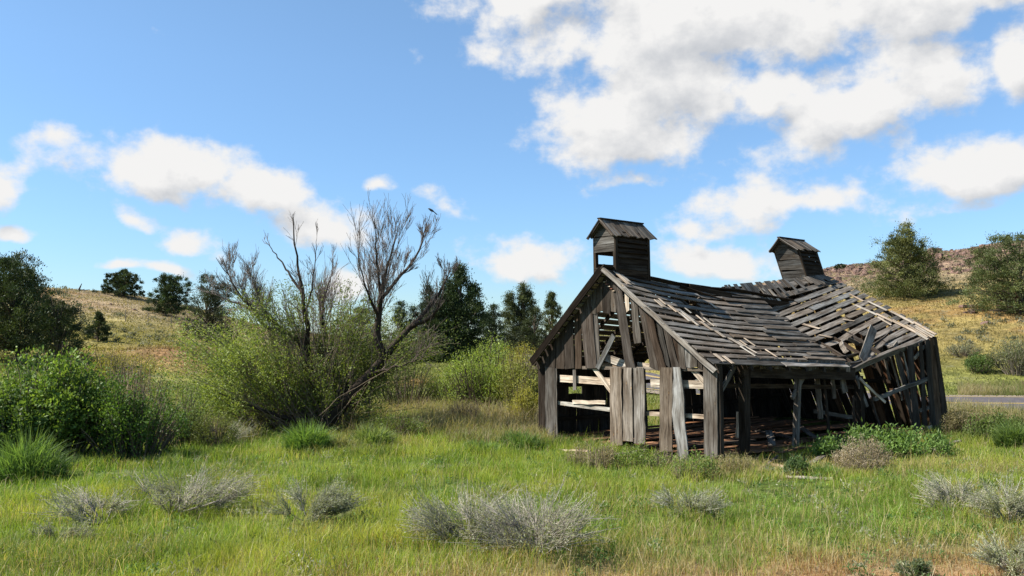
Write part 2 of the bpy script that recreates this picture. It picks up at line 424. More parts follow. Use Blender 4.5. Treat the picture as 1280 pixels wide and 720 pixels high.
# upper gable boards: (top centre x, bottom centre x, width, top y or None, bottom y, tone)
UPG = [(676,676,11,None,459,'dark'),(688,688,12,None,459,'dark'),(700,700,11,None,460,'dark'),(711,712,11,None,461,'dark'),(722,722,9,None,460,'dark'),
       (731,739,14,None,461,'brown'),(741,748,6,None,460,'grey'),(740,740,9,None,391,'grey'),(749,749,9,None,391,'dark'),(758,758,9,None,391,'dark'),(766,766,7,None,390,'grey'),
       (771,788,12,None,460,'brown'),(783,784,5,None,389,'pale'),(792,797,9,None,431,'grey'),(803,818,11,None,461,'dark'),(811,828,10,None,461,'brown'),(823,834,7,None,458,'grey'),
       (833,845,9,None,461,'dark'),(842,848,9,None,461,'brown'),(850,853,8,None,461,'grey'),(859,860,8,None,461,'grey'),(867,867,8,None,461,'grey'),(874,874,7,None,461,'dark')]
b = BB_()
for k, (xt, xb, w, yt, yb, tone) in enumerate(UPG):
    y0 = max(rake_y(xt - w/2), rake_y(xt + w/2)) if yt is None else yt
    off = .012 if k % 2 else -.006
    yl, yr = rake_y(xt - w/2), rake_y(xt + w/2)
    b.plate(G(xt - w/2, yl, off), G(xt + w/2, yr, off), G(xb + w/2, yb + rg.uniform(-1.5, 1.5), off), G(xb - w/2, yb + rg.uniform(-1.5, 1.5), off), GN, .022, wcol(tone, .55) * .85, 6, .009)
b.build("gable_wall")
for (x0, x1, x2, x3, y0, y1, tone, off) in [(672, 680.5, 681, 673, 456, 556, 'dark', 0), (681.5, 693.5, 694.5, 681.5, 457, 558, 'grey', .01), (694, 695.8, 697, 695.5, 459, 558, 'grey', -.01),
        (762.5, 776.5, 777.5, 763, 460, 556, 'grey', .03), (779, 789, 791, 778.5, 460, 552, 'grey', .04), (792, 804.5, 806, 792, 460, 556, 'grey', .03),
        (824.5, 840.5, 840, 824, 459, 563, 'grey', .03)]:
    b = BB_(); b.plate(G(x0, y0, off), G(x1, y0 + rg.uniform(-1, 1), off), G(x2, y1, off), G(x3, y1 + rg.uniform(-2, 2), off), GN, .028, wcol(tone, .3) * .9, 9, .010); b.build("siding_board")
# the leaning pale board beside them, wavy edged
b = BB_()
pts = [((841,459),(850,459)), ((842,473),(851,470)), ((840,486),(853,484)), ((841,500),(855,499)), ((840,515),(855,516)), ((842,534),(856,533)), ((846,556),(859,556)), ((848,579),(861,579))]
rings = []
for k, ((xa, ya), (xb, yb)) in enumerate(pts):
    o = .06 + .004 * k; a = G(xa, ya, o); c = G(xb, yb, o); rings.append([a, c, c - GN*.03, a - GN*.03])
b.loft(rings, wcol('grey', 0) * 1.6); b.build("loose_board", lab="pale wavy-edged board leaning out of the front wall")
# girts and rails behind the front siding
def rail(name, p0, p1, off, w, t, tone, lab=None, wd=UP, **kw):
    b = BB_(); b.bar(G(*p0, off), G(*p1, off), wd, w, t, wcol(tone, .1), **kw); return b.build(name, lab=lab)
rail("girt", (672, 458.5), (880, 462), -.05, .07, .06, 'grey')
rail("girt", (700, 473), (764, 477), -.10, .17, .04, 'pale'); rail("girt", (814, 479), (882, 481), -.10, .17, .04, 'pale')
rail("girt", (694, 503), (763, 512), -.10, .09, .05, 'pale', "pale sagging rail across the lower left opening")
rail("girt", (716, 503), (757, 503), -.06, .09, .03, 'pale', "short pale split board on the lower rail", warp=.01)
rail("girt", (776, 515), (882, 521), -.10, .09, .05, 'pale')
rail("brace", (742, 459), (764, 489), -.06, .11, .03, 'pale', wd=E1); rail("brace", (866, 462), (882, 480), -.08, .11, .03, 'pale', wd=E1)
rail("brace", (767, 420), (747, 460), .03, .13, .03, 'grey', wd=E1)
rail("loose_board", (755, 446), (783, 456), -.25, .17, .03, 'pale', "pale board fallen behind the gable opening"); rail("loose_board", (752, 457), (790, 459), -.28, .14, .03, 'pale')
rail("loose_board", (718, 460), (718.5, 487), -.03, .10, .02, 'grey', "short board hanging in the lower left opening", wd=E1)
rail("loose_board", (797, 457), (812, 459), -.2, .16, .03, 'pale')
# rafters of the front truss and gable rakes
AP = G(753, 338)
for (x1, y1) in ((667, 455), (888, 458)):
    b = BB_(); b.bar(G(753, 342, -.09), G(x1, y1, -.09), UP, .13, .06, wcol('beam')); b.build("rafter")
b = BB_(); b.bar(G(753, 336, .24), G(893, 464, .20), UP, .11, .03, wcol('grey', 0) * 1.7, seg=10, warp=.006); b.build("bargeboard", lab="pale bargeboard along the right rake")
b = BB_(); b.bar(G(751, 337, .22), G(664, 453, .20), UP, .17, .03, wcol('beam', 0) * .3, seg=8, warp=.002); b.build("bargeboard", lab="bargeboard along the left rake, overhang shade painted into its colour")  # board colour blackened to stand for the shade under the roof overhang
# corner posts
def post(p0, p1, off, w, t, tone, plane=G, wd=None, name="post", lab=None, seg=5, warp=.004):
    b = BB_(); b.bar(plane(*p0, off), plane(*p1, off), E1 if wd is None else wd, w, t, wcol(tone, .1), seg=seg, warp=warp); return b.build(name, lab=lab)
b = BB_()
b.plate(G(879, 448, .03), G(896, 466, .03), G(897, 574, .03), G(880, 573, .03), GN, .03, wcol('grey', 0) * .8, 8)
b.build("corner_board", lab="wide grey corner board at the front right corner")
SD = nrm(BC - BA)
b = BB_(); q = G(897.5, 452, -.07); r = G(900, 576, -.07); b.bar(q, r, SD, .11, .14, wcol('dark'), seg=5, warp=.004); b.build("post")
def spost(px0, py0, px1, py1, w, off, tone='beam', name="post", t=.16, lab=None, wd=None, warp=.004):
    b = BB_(); b.bar(S(px0, py0, off), S(px1, py1, off), SD if wd is None else wd, w, t, wcol(tone, .1), seg=6, warp=warp); return b.build(name, lab=lab)
spost(931, 452, 930.5, 585, .20, .0, 'beam', lab="thick dark post nearest the camera on the open side")
spost(998, 466, 994, 568, .11, -.05, 'grey', t=.12); spost(1005, 470, 990, 498, .09, -.06, 'grey', "brace", t=.06)
spost(918, 458, 901, 489, .10, -.05, 'grey', "brace", t=.05)
spost(1073, 470, 1076, 545, .16, -.05, 'beam')
spost(923, 515, 922, 547, .09, -.5, 'pale', t=.05, lab="short pale post stub behind the first post")
# header beam and fascia boards over the open side
b = BB_(); b.bar(S(926, 463, .0), S(1066, 467, .0), UP, .30, .15, wcol('beam', 0), seg=6, warp=.008); b.build("header_beam")
b = BB_()
x = 934.0
while x < 1060:
    w = rg.uniform(10, 19); b.plate(S(x, 447 + (x-934)*.045, .09), S(min(x+w, 1063), 447 + (x-934)*.045, .09), S(min(x+w, 1063), 459.5 + (x-934)*.03, .09), S(x, 459.5 + (x-934)*.03, .09), SN, .02, wcol('grey', .2), 2, .003); x += w + .6
b.build("fascia")
b = BB_(); b.bar(S(898, 482, -.35), S(1075, 484, -.35), UP, .10, .06, wcol('beam')); b.build("girt")

# long back wall: vertical boards with gaps and two openings
BE = 1.92
b = BB_(); s = 0.0; LW = float(np.linalg.norm(BD - BB)); LD = nrm(BD - BB)
while s < LW - .05:
    w = rg.uniform(.17, .28); top = BE + (s / LW) * .75 - .18 * math.sin(math.pi * s / LW); lean = -.30 * (s / LW)**1.5
    q0 = BB + LD * s + UP * (-.1); q1 = BB + LD * (s + w) + UP * (-.1)
    t0 = BB + LD * (s + lean * top) + UP * top; t1 = BB + LD * (s + w + lean * top) + UP * (top + rg.uniform(-.03, .03))
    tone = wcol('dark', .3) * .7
    def seg_(za, zb):
        f0, f1 = (za + .1) / (top + .1), (zb + .1) / (top + .1)
        A0 = q0 + (t0 - q0) * f1; A1 = q1 + (t1 - q1) * f1; B0 = q0 + (t0 - q0) * f0; B1 = q1 + (t1 - q1) * f0
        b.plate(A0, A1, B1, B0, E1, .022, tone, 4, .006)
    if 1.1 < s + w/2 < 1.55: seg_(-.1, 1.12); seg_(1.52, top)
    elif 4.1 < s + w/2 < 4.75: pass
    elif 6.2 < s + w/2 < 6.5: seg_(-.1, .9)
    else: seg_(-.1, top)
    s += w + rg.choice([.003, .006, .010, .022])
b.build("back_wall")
for z in (.5, 1.35):
    b = BB_(); b.bar(BB + LD * .1 - E1 * .06 + UP * z, BB + LD * LW * .97 - E1 * .06 + UP * (z + .25), UP, .10, .06, wcol('beam'), seg=8, sag=.1); b.build("girt")
b = BB_(); b.bar(BB - E1*.06 + UP * BE, BD - E1*.06 - LD*.8 + UP * (BE + .62), UP, .15, .12, wcol('beam'), seg=8, sag=.12); b.build("wall_plate")

# far gable wall, leaning towards the front
LEAN = .31
FN = nrm(np.cross(BD - BC, UP)); FN = FN if np.dot(FN, E2) > 0 else -FN
b = BB_(); W2 = float(np.linalg.norm(BD - BC)); CDv = nrm(BD - BC); s = .0
def far_pt(s, z): return BC + CDv * (s + .24 * max(z, 0) * min(1, s / 2.6)) + UP * z - E2 * (LEAN * max(z, 0))
def far_top(s):
    f = s / W2; return 2.42 + (4.05 - 2.42) * (f / .46) if f < .46 else 4.05 - (4.05 - 2.3) * ((f - .46) / .54)
while s < W2 - .05:
    w = rg.uniform(.16, .26); sl = rg.normal() * .05
    top = min(far_top(s), far_top(s + w)) - .05
    if rg.random() < .02 and s > .5: s += w; continue
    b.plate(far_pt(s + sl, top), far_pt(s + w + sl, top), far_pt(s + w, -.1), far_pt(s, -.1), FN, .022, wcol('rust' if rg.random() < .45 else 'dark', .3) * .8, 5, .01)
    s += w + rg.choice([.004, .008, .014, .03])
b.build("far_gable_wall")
b = BB_(); b.bar(far_pt(.05, 1.3) - E2*.06, far_pt(W2 - .05, 1.3) - E2*.06, UP, .11, .07, wcol('beam')); b.build("girt")
b = BB_(); b.bar(far_pt(.05, 2.5) - E2*.08, far_pt(W2 - .05, 2.45) - E2*.08, UP, .15, .10, wcol('beam')); b.build("tie_beam")
for s0 in (.05, 1.2, 2.4, 3.6, 5.1):
    b = BB_(); b.bar(far_pt(s0, 0) - E2*.1, far_pt(s0, far_top(s0) - .1) - E2*.1, CDv, .12, .10, wcol('beam')); b.build("post")
# side boards left at the far right corner
b = BB_()
for (xt0, xt1, xb1, xb0, yt, yb) in [(1157, 1162, 1171, 1164, 425, 546), (1162.3, 1167.5, 1180, 1171.5, 423, 547), (1168, 1171, 1189, 1180.5, 421, 546), (1149, 1153, 1160, 1154, 428, 545), (1134, 1141, 1152, 1143, 432, 544)]:
    d = lambda x, y, o=0: onplane(x, y, BC - SD * .0 + SN * .02, SN)
    b.plate(d(xt0, yt), d(xt1, yt), d(xb1, yb), d(xb0, yb), SN, .025, wcol('brown' if xt0 > 1160 else 'dark', .2), 6, .008)
b.build("corner_siding")
# leaning loose boards and poles in the collapsed bay
def loose(px0, py0, px1, py1, w, off, tone, t=.03, lab=None, wd=None, sag=0, name="loose_board"):
    b = BB_(); b.bar(S(px0, py0, off), S(px1, py1, off), SD if wd is None else wd, w, t, wcol(tone, .1), seg=5, warp=.006, sag=sag); return b.build(name, lab=lab)
loose(1119, 430, 1144, 538, .24, -.25, 'grey', lab="wide grey board leaning in the collapsed bay", name="loose_board")
loose(1126, 428, 1150, 536, .07, -.35, 'pale')
loose(1093, 499, 1158, 474, .10, .05, 'grey', wd=UP, t=.06, lab="long pole slanting across the collapsed bay")
loose(1074, 473, 1106, 503, .07, .08, 'pale', wd=UP, lab="pale broken stick slanting down below the eave")
loose(1150, 513, 1162, 509, .10, .0, 'grey', wd=UP); loose(1146, 540, 1164, 533, .10, .0, 'pale', wd=UP)
loose(1143, 448, 1158, 430, .09, -.1, 'pale', wd=UP, name="brace"); loose(1070, 470, 1084, 508, .10, .0, 'grey')
loose(1021, 472, 1026, 523, .20, -.35, 'grey'); loose(1030, 474, 1036, 545, .10, -.4, 'beam'); loose(1041, 474, 1043, 498, .14, -.3, 'grey'); loose(1053, 474, 1056, 490, .22, -.15, 'grey')
loose(1018, 514, 1068, 522, .10, -.6, 'grey', wd=UP); loose(1066, 495, 1069, 545, .08, -.3, 'brown'); loose(1088, 498, 1104, 545, .10, -.5, 'brown')
loose(1101, 430, 1112, 475, .09, -.5, 'grey'); loose(1108, 428, 1128, 500, .06, -.7, 'pale'); loose(1095, 445, 1130, 540, .07, -1.0, 'brown')

# roof surfaces -----------------------------------------------------------
def curve3(pts):
    pts = np.asarray(pts, float); t = np.linspace(0, 1, len(pts))
    return lambda v: np.array([np.interp(v, t, pts[:, k]) for k in range(3)])
rf = G(753, 336, .25) + UP*.02
FL = curve3([rf + (G(892, 458, .22) + UP*.05 - rf) * f - UP * .05 * math.sin(math.pi * f) for f in np.linspace(0, 1, 6)])
FR = curve3([P(938, 366, 23.75), P(962, 386, 23.3), P(985, 404, 22.9), P(1010, 424, 22.4), P(1036, 442, 21.9), P(1064, 459, 21.35)])
RL = curve3([P(903, 357, 23.3), P(930, 396, 23.1), P(950, 408, 22.95), P(975, 421, 22.7), P(1000, 432, 22.4), P(1020, 443, 22.15), P(1038, 455, 21.9), P(1052, 467, 21.6)])
RR = curve3([P(1030, 344, 26.3), P(1058, 357, 26.0), P(1086, 371, 25.7), P(1114, 386, 25.3), P(1142, 402, 24.9), P(1172, 419, 24.5)])
def surfF(u, v):
    a, c = FL(v), FR(v); p = a + (c - a) * u
    return p - UP * (.20 * math.sin(math.pi * min(u, 1)) * (1 - v) * .6) - UP * .10 * max(0, u - .55) * 0
def surfR(u, v):
    a, c = RL(v), RR(v); p = a + (c - a) * u
    return p - UP * (.05 * math.sin(math.pi * u) * (.25 + .75 * v))
lf = rf.copy(); ll = G(662, 453, .25) + UP*.03
ML = P(903, 357, 23.3); ME = P(1030, 344, 26.3)
LEm = BB + LD * LW * .5 + E1 * .2 + UP * 1.95; LEe = BD + E1 * .2 - E2 * .7 + UP * 2.55
def surfLF(u, v):
    a = lf + (ll - lf) * v; c0 = P(938, 366, 23.75); c = c0 + (LEm - c0) * v; return a + (c - a) * u - UP * .12 * math.sin(math.pi * u) * (1 - v)
def surfLR(u, v):
    a = ML + (LEm - ML) * v; c = ME + (LEe - ME) * v; return a + (c - a) * u - UP * .1 * math.sin(math.pi * u)
def slat(b, surf, v, dv, u0, u1, tone, off=.0, bend=None, nseg=10, jit=.006, wob=.0):
    rings = []; e = 1e-3; tw = rg.normal() * .006; ph = rg.uniform(0, 6)
    for i in range(nseg + 1):
        u = u0 + (u1 - u0) * i / nseg; vv = v + wob * .4 * math.sin(ph + u * 5)
        c = surf(u, vv); du = surf(min(u + .01, 1.2), vv) - surf(u - .01, vv); d_ = surf(u, min(vv + .02, 1.0) ) - surf(u, min(vv + .02, 1.0) - .04)
        n = nrm(np.cross(nrm(du), nrm(d_))); n = n if n[2] > 0 else -n
        wv = nrm(d_) * dv / 2; o = n * (off + rg.normal() * jit * .35 + tw * .3 * (i - nseg/2)) 
        if bend is not None: o = o + UP * bend(u)
        a = c - wv + o; q = c + wv + o + n * .004
        rings.append([a, q, q - n*.022, a - n*.022])
    b.loft(rings, tone)
NS = 15
# front right slope
b = BB_()
for i in range(NS):
    v = (i + .55) / NS; 
    du = rg.uniform(-.02, .03); br = rg.uniform(.35, .62); end = 1 + rg.uniform(-.03, .05)
    w = .146 if i < NS - 1 else .20
    if 2 < i < NS - 2 and rg.random() < .16: gq = rg.uniform(.12, .8); slat(b, surfF, v, w, 0, gq, wcol('roof', .5), jit=.008, wob=.004); slat(b, surfF, v, w, gq + rg.uniform(.05, .13), 1.0, wcol('roof', .5), jit=.01, wob=.006); continue
    slat(b, surfF, v, w, 0 + du*.1, br, wcol('roof', .5), jit=.008, wob=.004)
    slat(b, surfF, v + rg.normal()*.004, w, br + .006, min(end, 1.12), wcol('roof', .5), jit=.010, wob=.006)
fr = b.build("roof_slats", lab="sagging near half of the slatted right roof slope")
b = BB_()   # crossing, half-slipped boards piled where the two roof halves meet
for i in range(13):
    v = .04 + .07 * i; u0 = .72 + rg.uniform(-.08, .1)
    slat(b, surfF, min(v + .02, .97), .13, u0, 1.0 + rg.uniform(0, .05), wcol('roof', .3) * .7, off=.02 + rg.uniform(0, .03), jit=.008, wob=.008)
b.build("slipped_boards")
# ridge boards
b = BB_(); 
rings_pts = [surfF(u, 0) + UP * .02 for u in (0, .22, .45, .68, .9)] + [P(991, 377, 24.6)]
for k in range(5): 
    b.bar(rings_pts[k], rings_pts[k+1], SN + UP*.6, .17, .03, wcol('beam', .1), seg=2, warp=.004); 
b.build("ridge_board", lab="dark ridge board with a broken tail over the collapsed middle")
b = BB_(); b.bar(P(862, 358, 22.0), P(985, 380, 24.3), UP, .12, .04, wcol('beam', .1), seg=5, sag=.05); b.bar(P(850, 359, 21.7), P(960, 391, 23.3), SN+UP, .14, .03, wcol('beam', .1), seg=5, sag=.05); b.build("slipped_boards")
# rear right slope
b = BB_()
for i in range(NS):
    v = (i + .5) / NS
    w = .164
    if i in (10, 11): 
        slat(b, surfR, v, w, .50 + rg.uniform(-.05, .05), 1.02, wcol('roof', .25), jit=.006); continue
    if i == 12: 
        slat(b, surfR, v, w, .05, 1.03, wcol('roof', .2), bend=lambda u: -.30 * math.exp(-((u - .32) / .2)**2) + .0, jit=.004, nseg=16); continue
    if i == 9:
        slat(b, surfR, v, w, .0, .9, wcol('roof', .2), bend=lambda u: -.10 * math.exp(-((u - .3) / .2)**2), nseg=14); continue
    st = rg.uniform(-.02, .05)
    if i >= NS - 2: st = .0 if i == NS-1 else .55
    br = rg.uniform(.4, .7)
    slat(b, surfR, v, w, st, br, wcol('roof', .25), jit=.007, wob=.004); slat(b, surfR, v + rg.normal()*.004, w, br + .005, 1.02, wcol('roof', .25), jit=.007)
b.build("roof_slats", lab="tilted far half of the slatted right roof slope")
b = BB_(); b.bar(P(1054, 468, 21.5), P(1162, 424, 24.5), SN*.5+UP, .17, .04, wcol('grey', 0), seg=8, warp=.01, sag=-.03); b.build("eave_board", lab="grey eave board rising to the far right corner")
b = BB_(); b.bar(P(1092, 410, 23.5), P(1078, 450, 22.3), SD, .24, .03, wcol('grey', 0)*1.3, seg=3); b.build("loose_board", lab="wide board lying across the hole in the roof")
# broken curved laths around the hole
b = BB_()
for (p0, p1, w, sg) in [((1035, 448, 22), (1112, 414, 24.2), .15, .22), ((1056, 455, 21.8), (1140, 424, 24.5), .10, .12), ((1060, 424, 22.9), (1078, 431, 23.1), .10, 0), ((1050, 428, 22.6), (1058, 440, 22.4), .13, 0), ((1095, 438, 23.3), (1125, 421, 24.2), .16, -.05)]:
    b.bar(P(*p0), P(*p1), SN + UP, w, .022, wcol('grey', .2), seg=7, warp=.012, sag=sg)
b.build("slipped_boards")
# left slope
for nm, sf, seed in (("near", surfLF, 0), ("far", surfLR, 1)):
    b = BB_()
    for i in range(NS):
        v = (i + .5) / NS; br = rg.uniform(.3, .7)
        if nm == "far" and rg.random() < .12: 
            slat(b, sf, v, .165, 0, br, wcol('roof', .25)); continue
        slat(b, sf, v, .165 if i > 0 else .2, (.02 if nm == 'near' else 0), br, wcol('roof', .25), jit=.007, wob=.004); slat(b, sf, v + rg.normal()*.004, .165, br + .006, 1.0, wcol('roof', .25), jit=.007)
    b.build("roof_slats", lab=f"{nm} half of the slatted left roof slope")
# rafters
for sf, us in ((surfF, (.12, .25, .38, .51, .64, .78, .9)), (surfR, (.04, .18, .32, .46, .60, .74, .88, .97)), (surfLF, (.1, .23, .36, .49, .62, .76, .9)), (surfLR, (.02, .16, .30, .44, .58, .72, .86, .97))):
    for u in us:
        b = BB_(); pts = [sf(u, v) for v in np.linspace(0.0, 1.0, 7)]
        rings = []
        for k, q in enumerate(pts):
            q = q - UP * .085; a = nrm(sf(u + .01, .5) - sf(u - .01, .5)) * .03
            rings.append([q - a + UP*.045, q + a + UP*.045, q + a - UP*.045, q - a - UP*.045])
        b.loft(rings, wcol('dark', .2)); b.build("rafter")
# leftover pale shingle strips on the slats
b = BB_()
def strip(surf, u, v0, v1, w, tone='pale', du=.0, off=.03):
    rings = []
    for k in range(4):
        f = k / 3; v = v0 + (v1 - v0) * f; c = surf(u + du * f, v); dd = nrm(surf(u + .01, v) - surf(u - .01, v)); d2 = nrm(surf(u, v + .01) - surf(u, v - .01)); n = nrm(np.cross(dd, d2)); n = n if n[2] > 0 else -n
        a = dd * w / 2; o = n * off; rings.append([c - a + o, c + a + o, c + a + o - n*.012, c - a + o - n*.012])
    b.loft(rings, wcol(tone, .15))
for (u, v0, v1, w, du) in [(.06,.02,.16,.16,.0),(.085,.04,.12,.10,.0),(.135,.30,.38,.16,0),(.17,.27,.34,.06,0),(.20,.42,.52,.10,0),(.225,.42,.56,.07,0),(.19,.34,.42,.12,.0),(.23,.40,.50,.09,.01),(.31,.42,.50,.05,0),(.345,.44,.54,.05,0),(.29,.34,.40,.05,0),
        (.28,.50,.60,.11,.01),(.31,.60,.68,.12,.0),(.34,.68,.78,.14,.02),(.37,.72,.86,.05,.02),(.40,.70,.76,.06,0),(.46,.66,.76,.05,0),(.34,.78,.9,.06,.01),(.08,.90,.98,.12,0),(.12,.92,1,.10,0),(.55,.2,.27,.08,0),(.5,.80,.9,.05,0)]:
    strip(surfF, u, v0, v1, w, 'pale', du)
b.build("shingles", lab="pale leftover shingles on the near roof half")
b = BB_()
for (u, v0, v1, w, du) in [(.80,.42,.60,.10,.02),(.83,.58,.72,.12,.02),(.86,.70,.90,.14,.02),(.80,.62,.74,.07,.0),(.90,.30,.42,.07,.0),(.93,.44,.6,.09,.01),(.96,.62,.82,.12,.01),(.985,.8,.99,.10,0),(.955,.84,1.0,.08,0),(.93,.86,1.0,.07,0),(.905,.8,.98,.06,0),(.88,.88,1.0,.12,0),(.3,.03,.12,.14,0),(.36,.05,.13,.1,0),(.22,.55,.62,.10,.05),(.26,.40,.5,.12,.04),(.55,.5,.56,.06,.05)]:
    strip(surfR, u, v0, v1, w, 'pale' , du)
b.build("shingles", lab="pale leftover shingles on the far roof half")
b = BB_()
for u in np.arange(.02, .98, .028):      # shingle butts along the far ridge
    if rg.random() < .75: strip(surfR, u, 0, rg.uniform(.05, .13), rg.uniform(.08, .16), 'grey', 0, .03)
b.build("shingles", lab="grey shingles left along the far ridge")
# rotting shingles on the left edge seen in profile
b = BB_()
for k in range(60):
    u = rg.uniform(0, .06); v = rg.uniform(.05, .95); rings = []
    strip(surfLF, u + .02, v, v + .06, .12, 'dark', 0, .03 + rg.uniform(0, .03))
b.build("shingles", lab="dark shingles along the left rake")
for sf, cnt, u_lo, lb in ((surfLF, 130, .45, "patches of dark shingles left on the near half of the left slope"), (surfLR, 620, -.04, "patches of dark shingles left on the far half of the left slope")):
    b = BB_(); cnt = int(cnt * 1.7)
    for k in range(cnt):
        u = rg.uniform(u_lo, .98); v = rg.uniform(.03, .93); strip(sf, u, v, v + rg.uniform(.08, .14), rg.uniform(.12, .22), 'dark', 0, .03 + rg.uniform(0, .02))
    b.build("shingles", lab=lb)
# floor
b = BB_(); 
FO = BA + E1 * .25 + SD * .3
for k in range(22):
    s = k * .225
    if rg.random() < .10: continue
    l0 = rg.uniform(-.2, .4); l1 = 8.8 - rg.uniform(0, .8)
    q0 = BA + E1 * (.15 + s) + SD * (.3 + l0); q1 = BA + E1 * (.15 + s) + SD * l1
    z0 = .10 + rg.uniform(-.03, .05) + (0 if k > 4 else -.04); br = rg.uniform(.3, .7)
    m = q0 + (q1 - q0) * br
    b.bar(q0 + UP*(z0 + rg.uniform(-.04, .04)), m + UP*(z0 + rg.uniform(-.05, .07)), E1, .21, .03, wcol('rust', .3)*1.2, seg=4, warp=.006)
    b.bar(m + SD*.03 + UP*(z0 + rg.uniform(-.05, .07)), q1 + UP*(z0 + rg.uniform(-.04, .06)), E1, .21, .03, wcol('rust', .3)*1.2, seg=4, warp=.006)
b.build("floor")

# cupolas -------------------------------------------------------------------
def cupola(base, e1, e2, up, W, Lg, H, rise, lab, opening):
    """base = middle of the front edge at the bottom"""
    up = nrm(up); root = bpy.data.objects.new("cupola", None); COL.objects.link(root); root.parent = barn; root.location = tuple(base - barn_o); root.empty_display_size = .2; root['label'] = lab
    class CB(BB_):
        def build(s, name, lab=None): return BB_.build(s, name, root, lab, origin=base)
    def Q(a, l, h): return base + e1 * a + e2 * l + up * h
    for a in (-W/2, W/2):
        for l in (0, Lg):
            b = CB(); b.bar(Q(a, l, -.35), Q(a, l, H), e1, .085, .085, wcol('beam', .15)*1.1, seg=3); b.build("post")
    # front siding, horizontal boards (skip the open ones)
    for l, nm, fl in ((-.045, "gable_cladding", -1), (Lg + .02, "rear_cladding", 1)):
        b = CB(); z = -.30; k = 0; bh = H / 6.2
        while z < H + rise - .06:
            h = min(bh * rg.uniform(.85, 1.1), H + rise - z); hw0 = W/2 if z + h < H else W/2 * max(.05, (H + rise - z - h) / rise); hw1 = W/2 if z < H else W/2 * (H + rise - z) / rise
            zm = (z + h/2) / H
            if not (opening[0] < zm < opening[1]):
                tl = rg.normal() * .012
                b.loft([[Q(-hw1, l, z), Q(-hw1, l + .02, z), Q(-hw0, l + .02, z + h - .012), Q(-hw0, l, z + h - .012)][::1], [Q(hw1, l, z + tl), Q(hw1, l + .02, z + tl), Q(hw0, l + .02, z + h - .012 + tl), Q(hw0, l, z + h - .012 + tl)]], wcol('grey', .2) * .62)
            z += h
        b.build(nm)
    for a, sg in ((-W/2 - .02, -1), (W/2 + .02, 1)):      # e1 points left: a<0 is the right-hand, camera side
        b = CB(); z = -.2
        while z < H - .05:
            zz = z / H
            if not (a > 0 and opening[1] < 1 and .28 < zz < .56):
                b.bar(Q(a, .05, z + .06), Q(a, Lg - .05, z + .06 + rg.normal()*.008), up + e1 * sg * (-.7 if zz > .45 else -.12), .165, .018, wcol('beam', .2), seg=2)
            z += .125
        b.build("louver_panel")
    # roof: two slopes of boards running down the slope, each one a plate
    ov, sd = .20, .12
    for sg in (-1, 1):
        b = CB(); l = -ov; hw = W/2 + sd; zt = H + rise + .03; ze = H + rise - (rise / (W/2)) * hw * .86
        nn = nrm(np.cross(e2, Q(sg*hw, 0, ze) - Q(0, 0, zt))); nn = nn if np.dot(nn, up) > 0 else -nn
        while l < Lg + ov - .02:
            w = min(rg.uniform(.10, .19), Lg + ov - l); ex = rg.uniform(-.05, .03)
            t = wcol('grey' if sg < 0 and rg.random() < .6 else 'roof', .3) * (1.1 if rg.random() < .3 else .7)
            b.plate(Q(0, l, zt), Q(0, l + w - .004, zt), Q(sg*(hw + ex), l + w - .004, ze), Q(sg*(hw + ex), l, ze), nn, .022, t, 2, .004)
            l += w
        b.build("cupola_roof")
    b = CB(); b.bar(Q(0, -ov, H + rise + .03), Q(0, Lg + ov, H + rise + .03), e1, .10, .03, wcol('beam')); b.build("ridge_cap")
    b = CB(); b.bar(Q(0, -ov + .03, H + rise - .01), Q(-(W/2 + sd - .02), -ov + .03, H + rise - (rise / (W/2)) * (W/2 + sd) * .86 - .03), up, .07, .02, wcol('dark')); b.bar(Q(0, -ov + .03, H + rise - .01), Q((W/2 + sd - .02), -ov + .03, H + rise - (rise / (W/2)) * (W/2 + sd) * .86 - .03), up, .07, .02, wcol('dark')); b.build("bargeboard")
    # reddish rotten shingles round the foot
    b = CB(); 
    for k in range(5): b.bar(Q(-.1 - .07*k, -.16, -.02 - .055*k), Q(-.12 - .07*k, -.02, -.03 - .055*k), e1, .07, .02, wcol('red' if k % 2 else 'pale', .2), seg=1)
    b.build("flashing")
rdir = nrm(P(860, 352, 22.2) - AP); rdir = nrm(rdir * [1, 1, 0])
c1 = G(757.5, 352, -.12); c1 = c1 - UP * .0
E2c = nrm(BC - BA) * .35 + E2 * .65; E2c = nrm(E2c); E1c = nrm(np.cross(UP, E2c)); E1c = E1c if np.dot(E1c, E1) > 0 else -E1c
cupola(c1, E1c, E2c, UP + E1c*.015, .64, 1.12, 1.12, .33, "taller near cupola, open at the bottom of its front face", (.30, .60))
c2 = P(996, 353, 26.1)
cupola(c2, E1c, E2c, UP + E1*.17 - E2*.28, .74, .95, 1.05, .32, "far cupola tilted to the left", (9, 10))

# ------------------------------------------------------------------ fallen planks and litter by the barn
def plank(p0, p1, w, t, tone, label, group="planks fallen around the barn"):
    p0 = np.asarray(p0, float); p1 = np.asarray(p1, float); o = (p0 + p1) / 2
    b = Boards(); b.bar(p0, p1, np.cross(nrm(p1 - p0), UP), w, t, wcol(tone, .1), seg=4, warp=.005)
    ob = Boards.build(b, "fallen_plank", None, None, origin=o); tag(ob, label, "plank", group)
def gp(px, py, dz=.03):
    q = locate(px, py); return q + UP * dz
plank(gp(985, 598), gp(1040, 600), .22, .03, 'pale', "long pale plank lying in the grass in front of the open bay")
plank(gp(962, 585, .08), gp(983, 588, .06), .14, .03, 'pale', "short pale broken plank at the foot of the middle post")
plank(gp(940, 583, .05), gp(964, 591, .05), .10, .03, 'grey', "thin grey stick end among the litter beside the nearest post")
plank(gp(950, 592, .04), gp(972, 578, .14), .05, .03, 'grey', "grey lath propped across the litter")
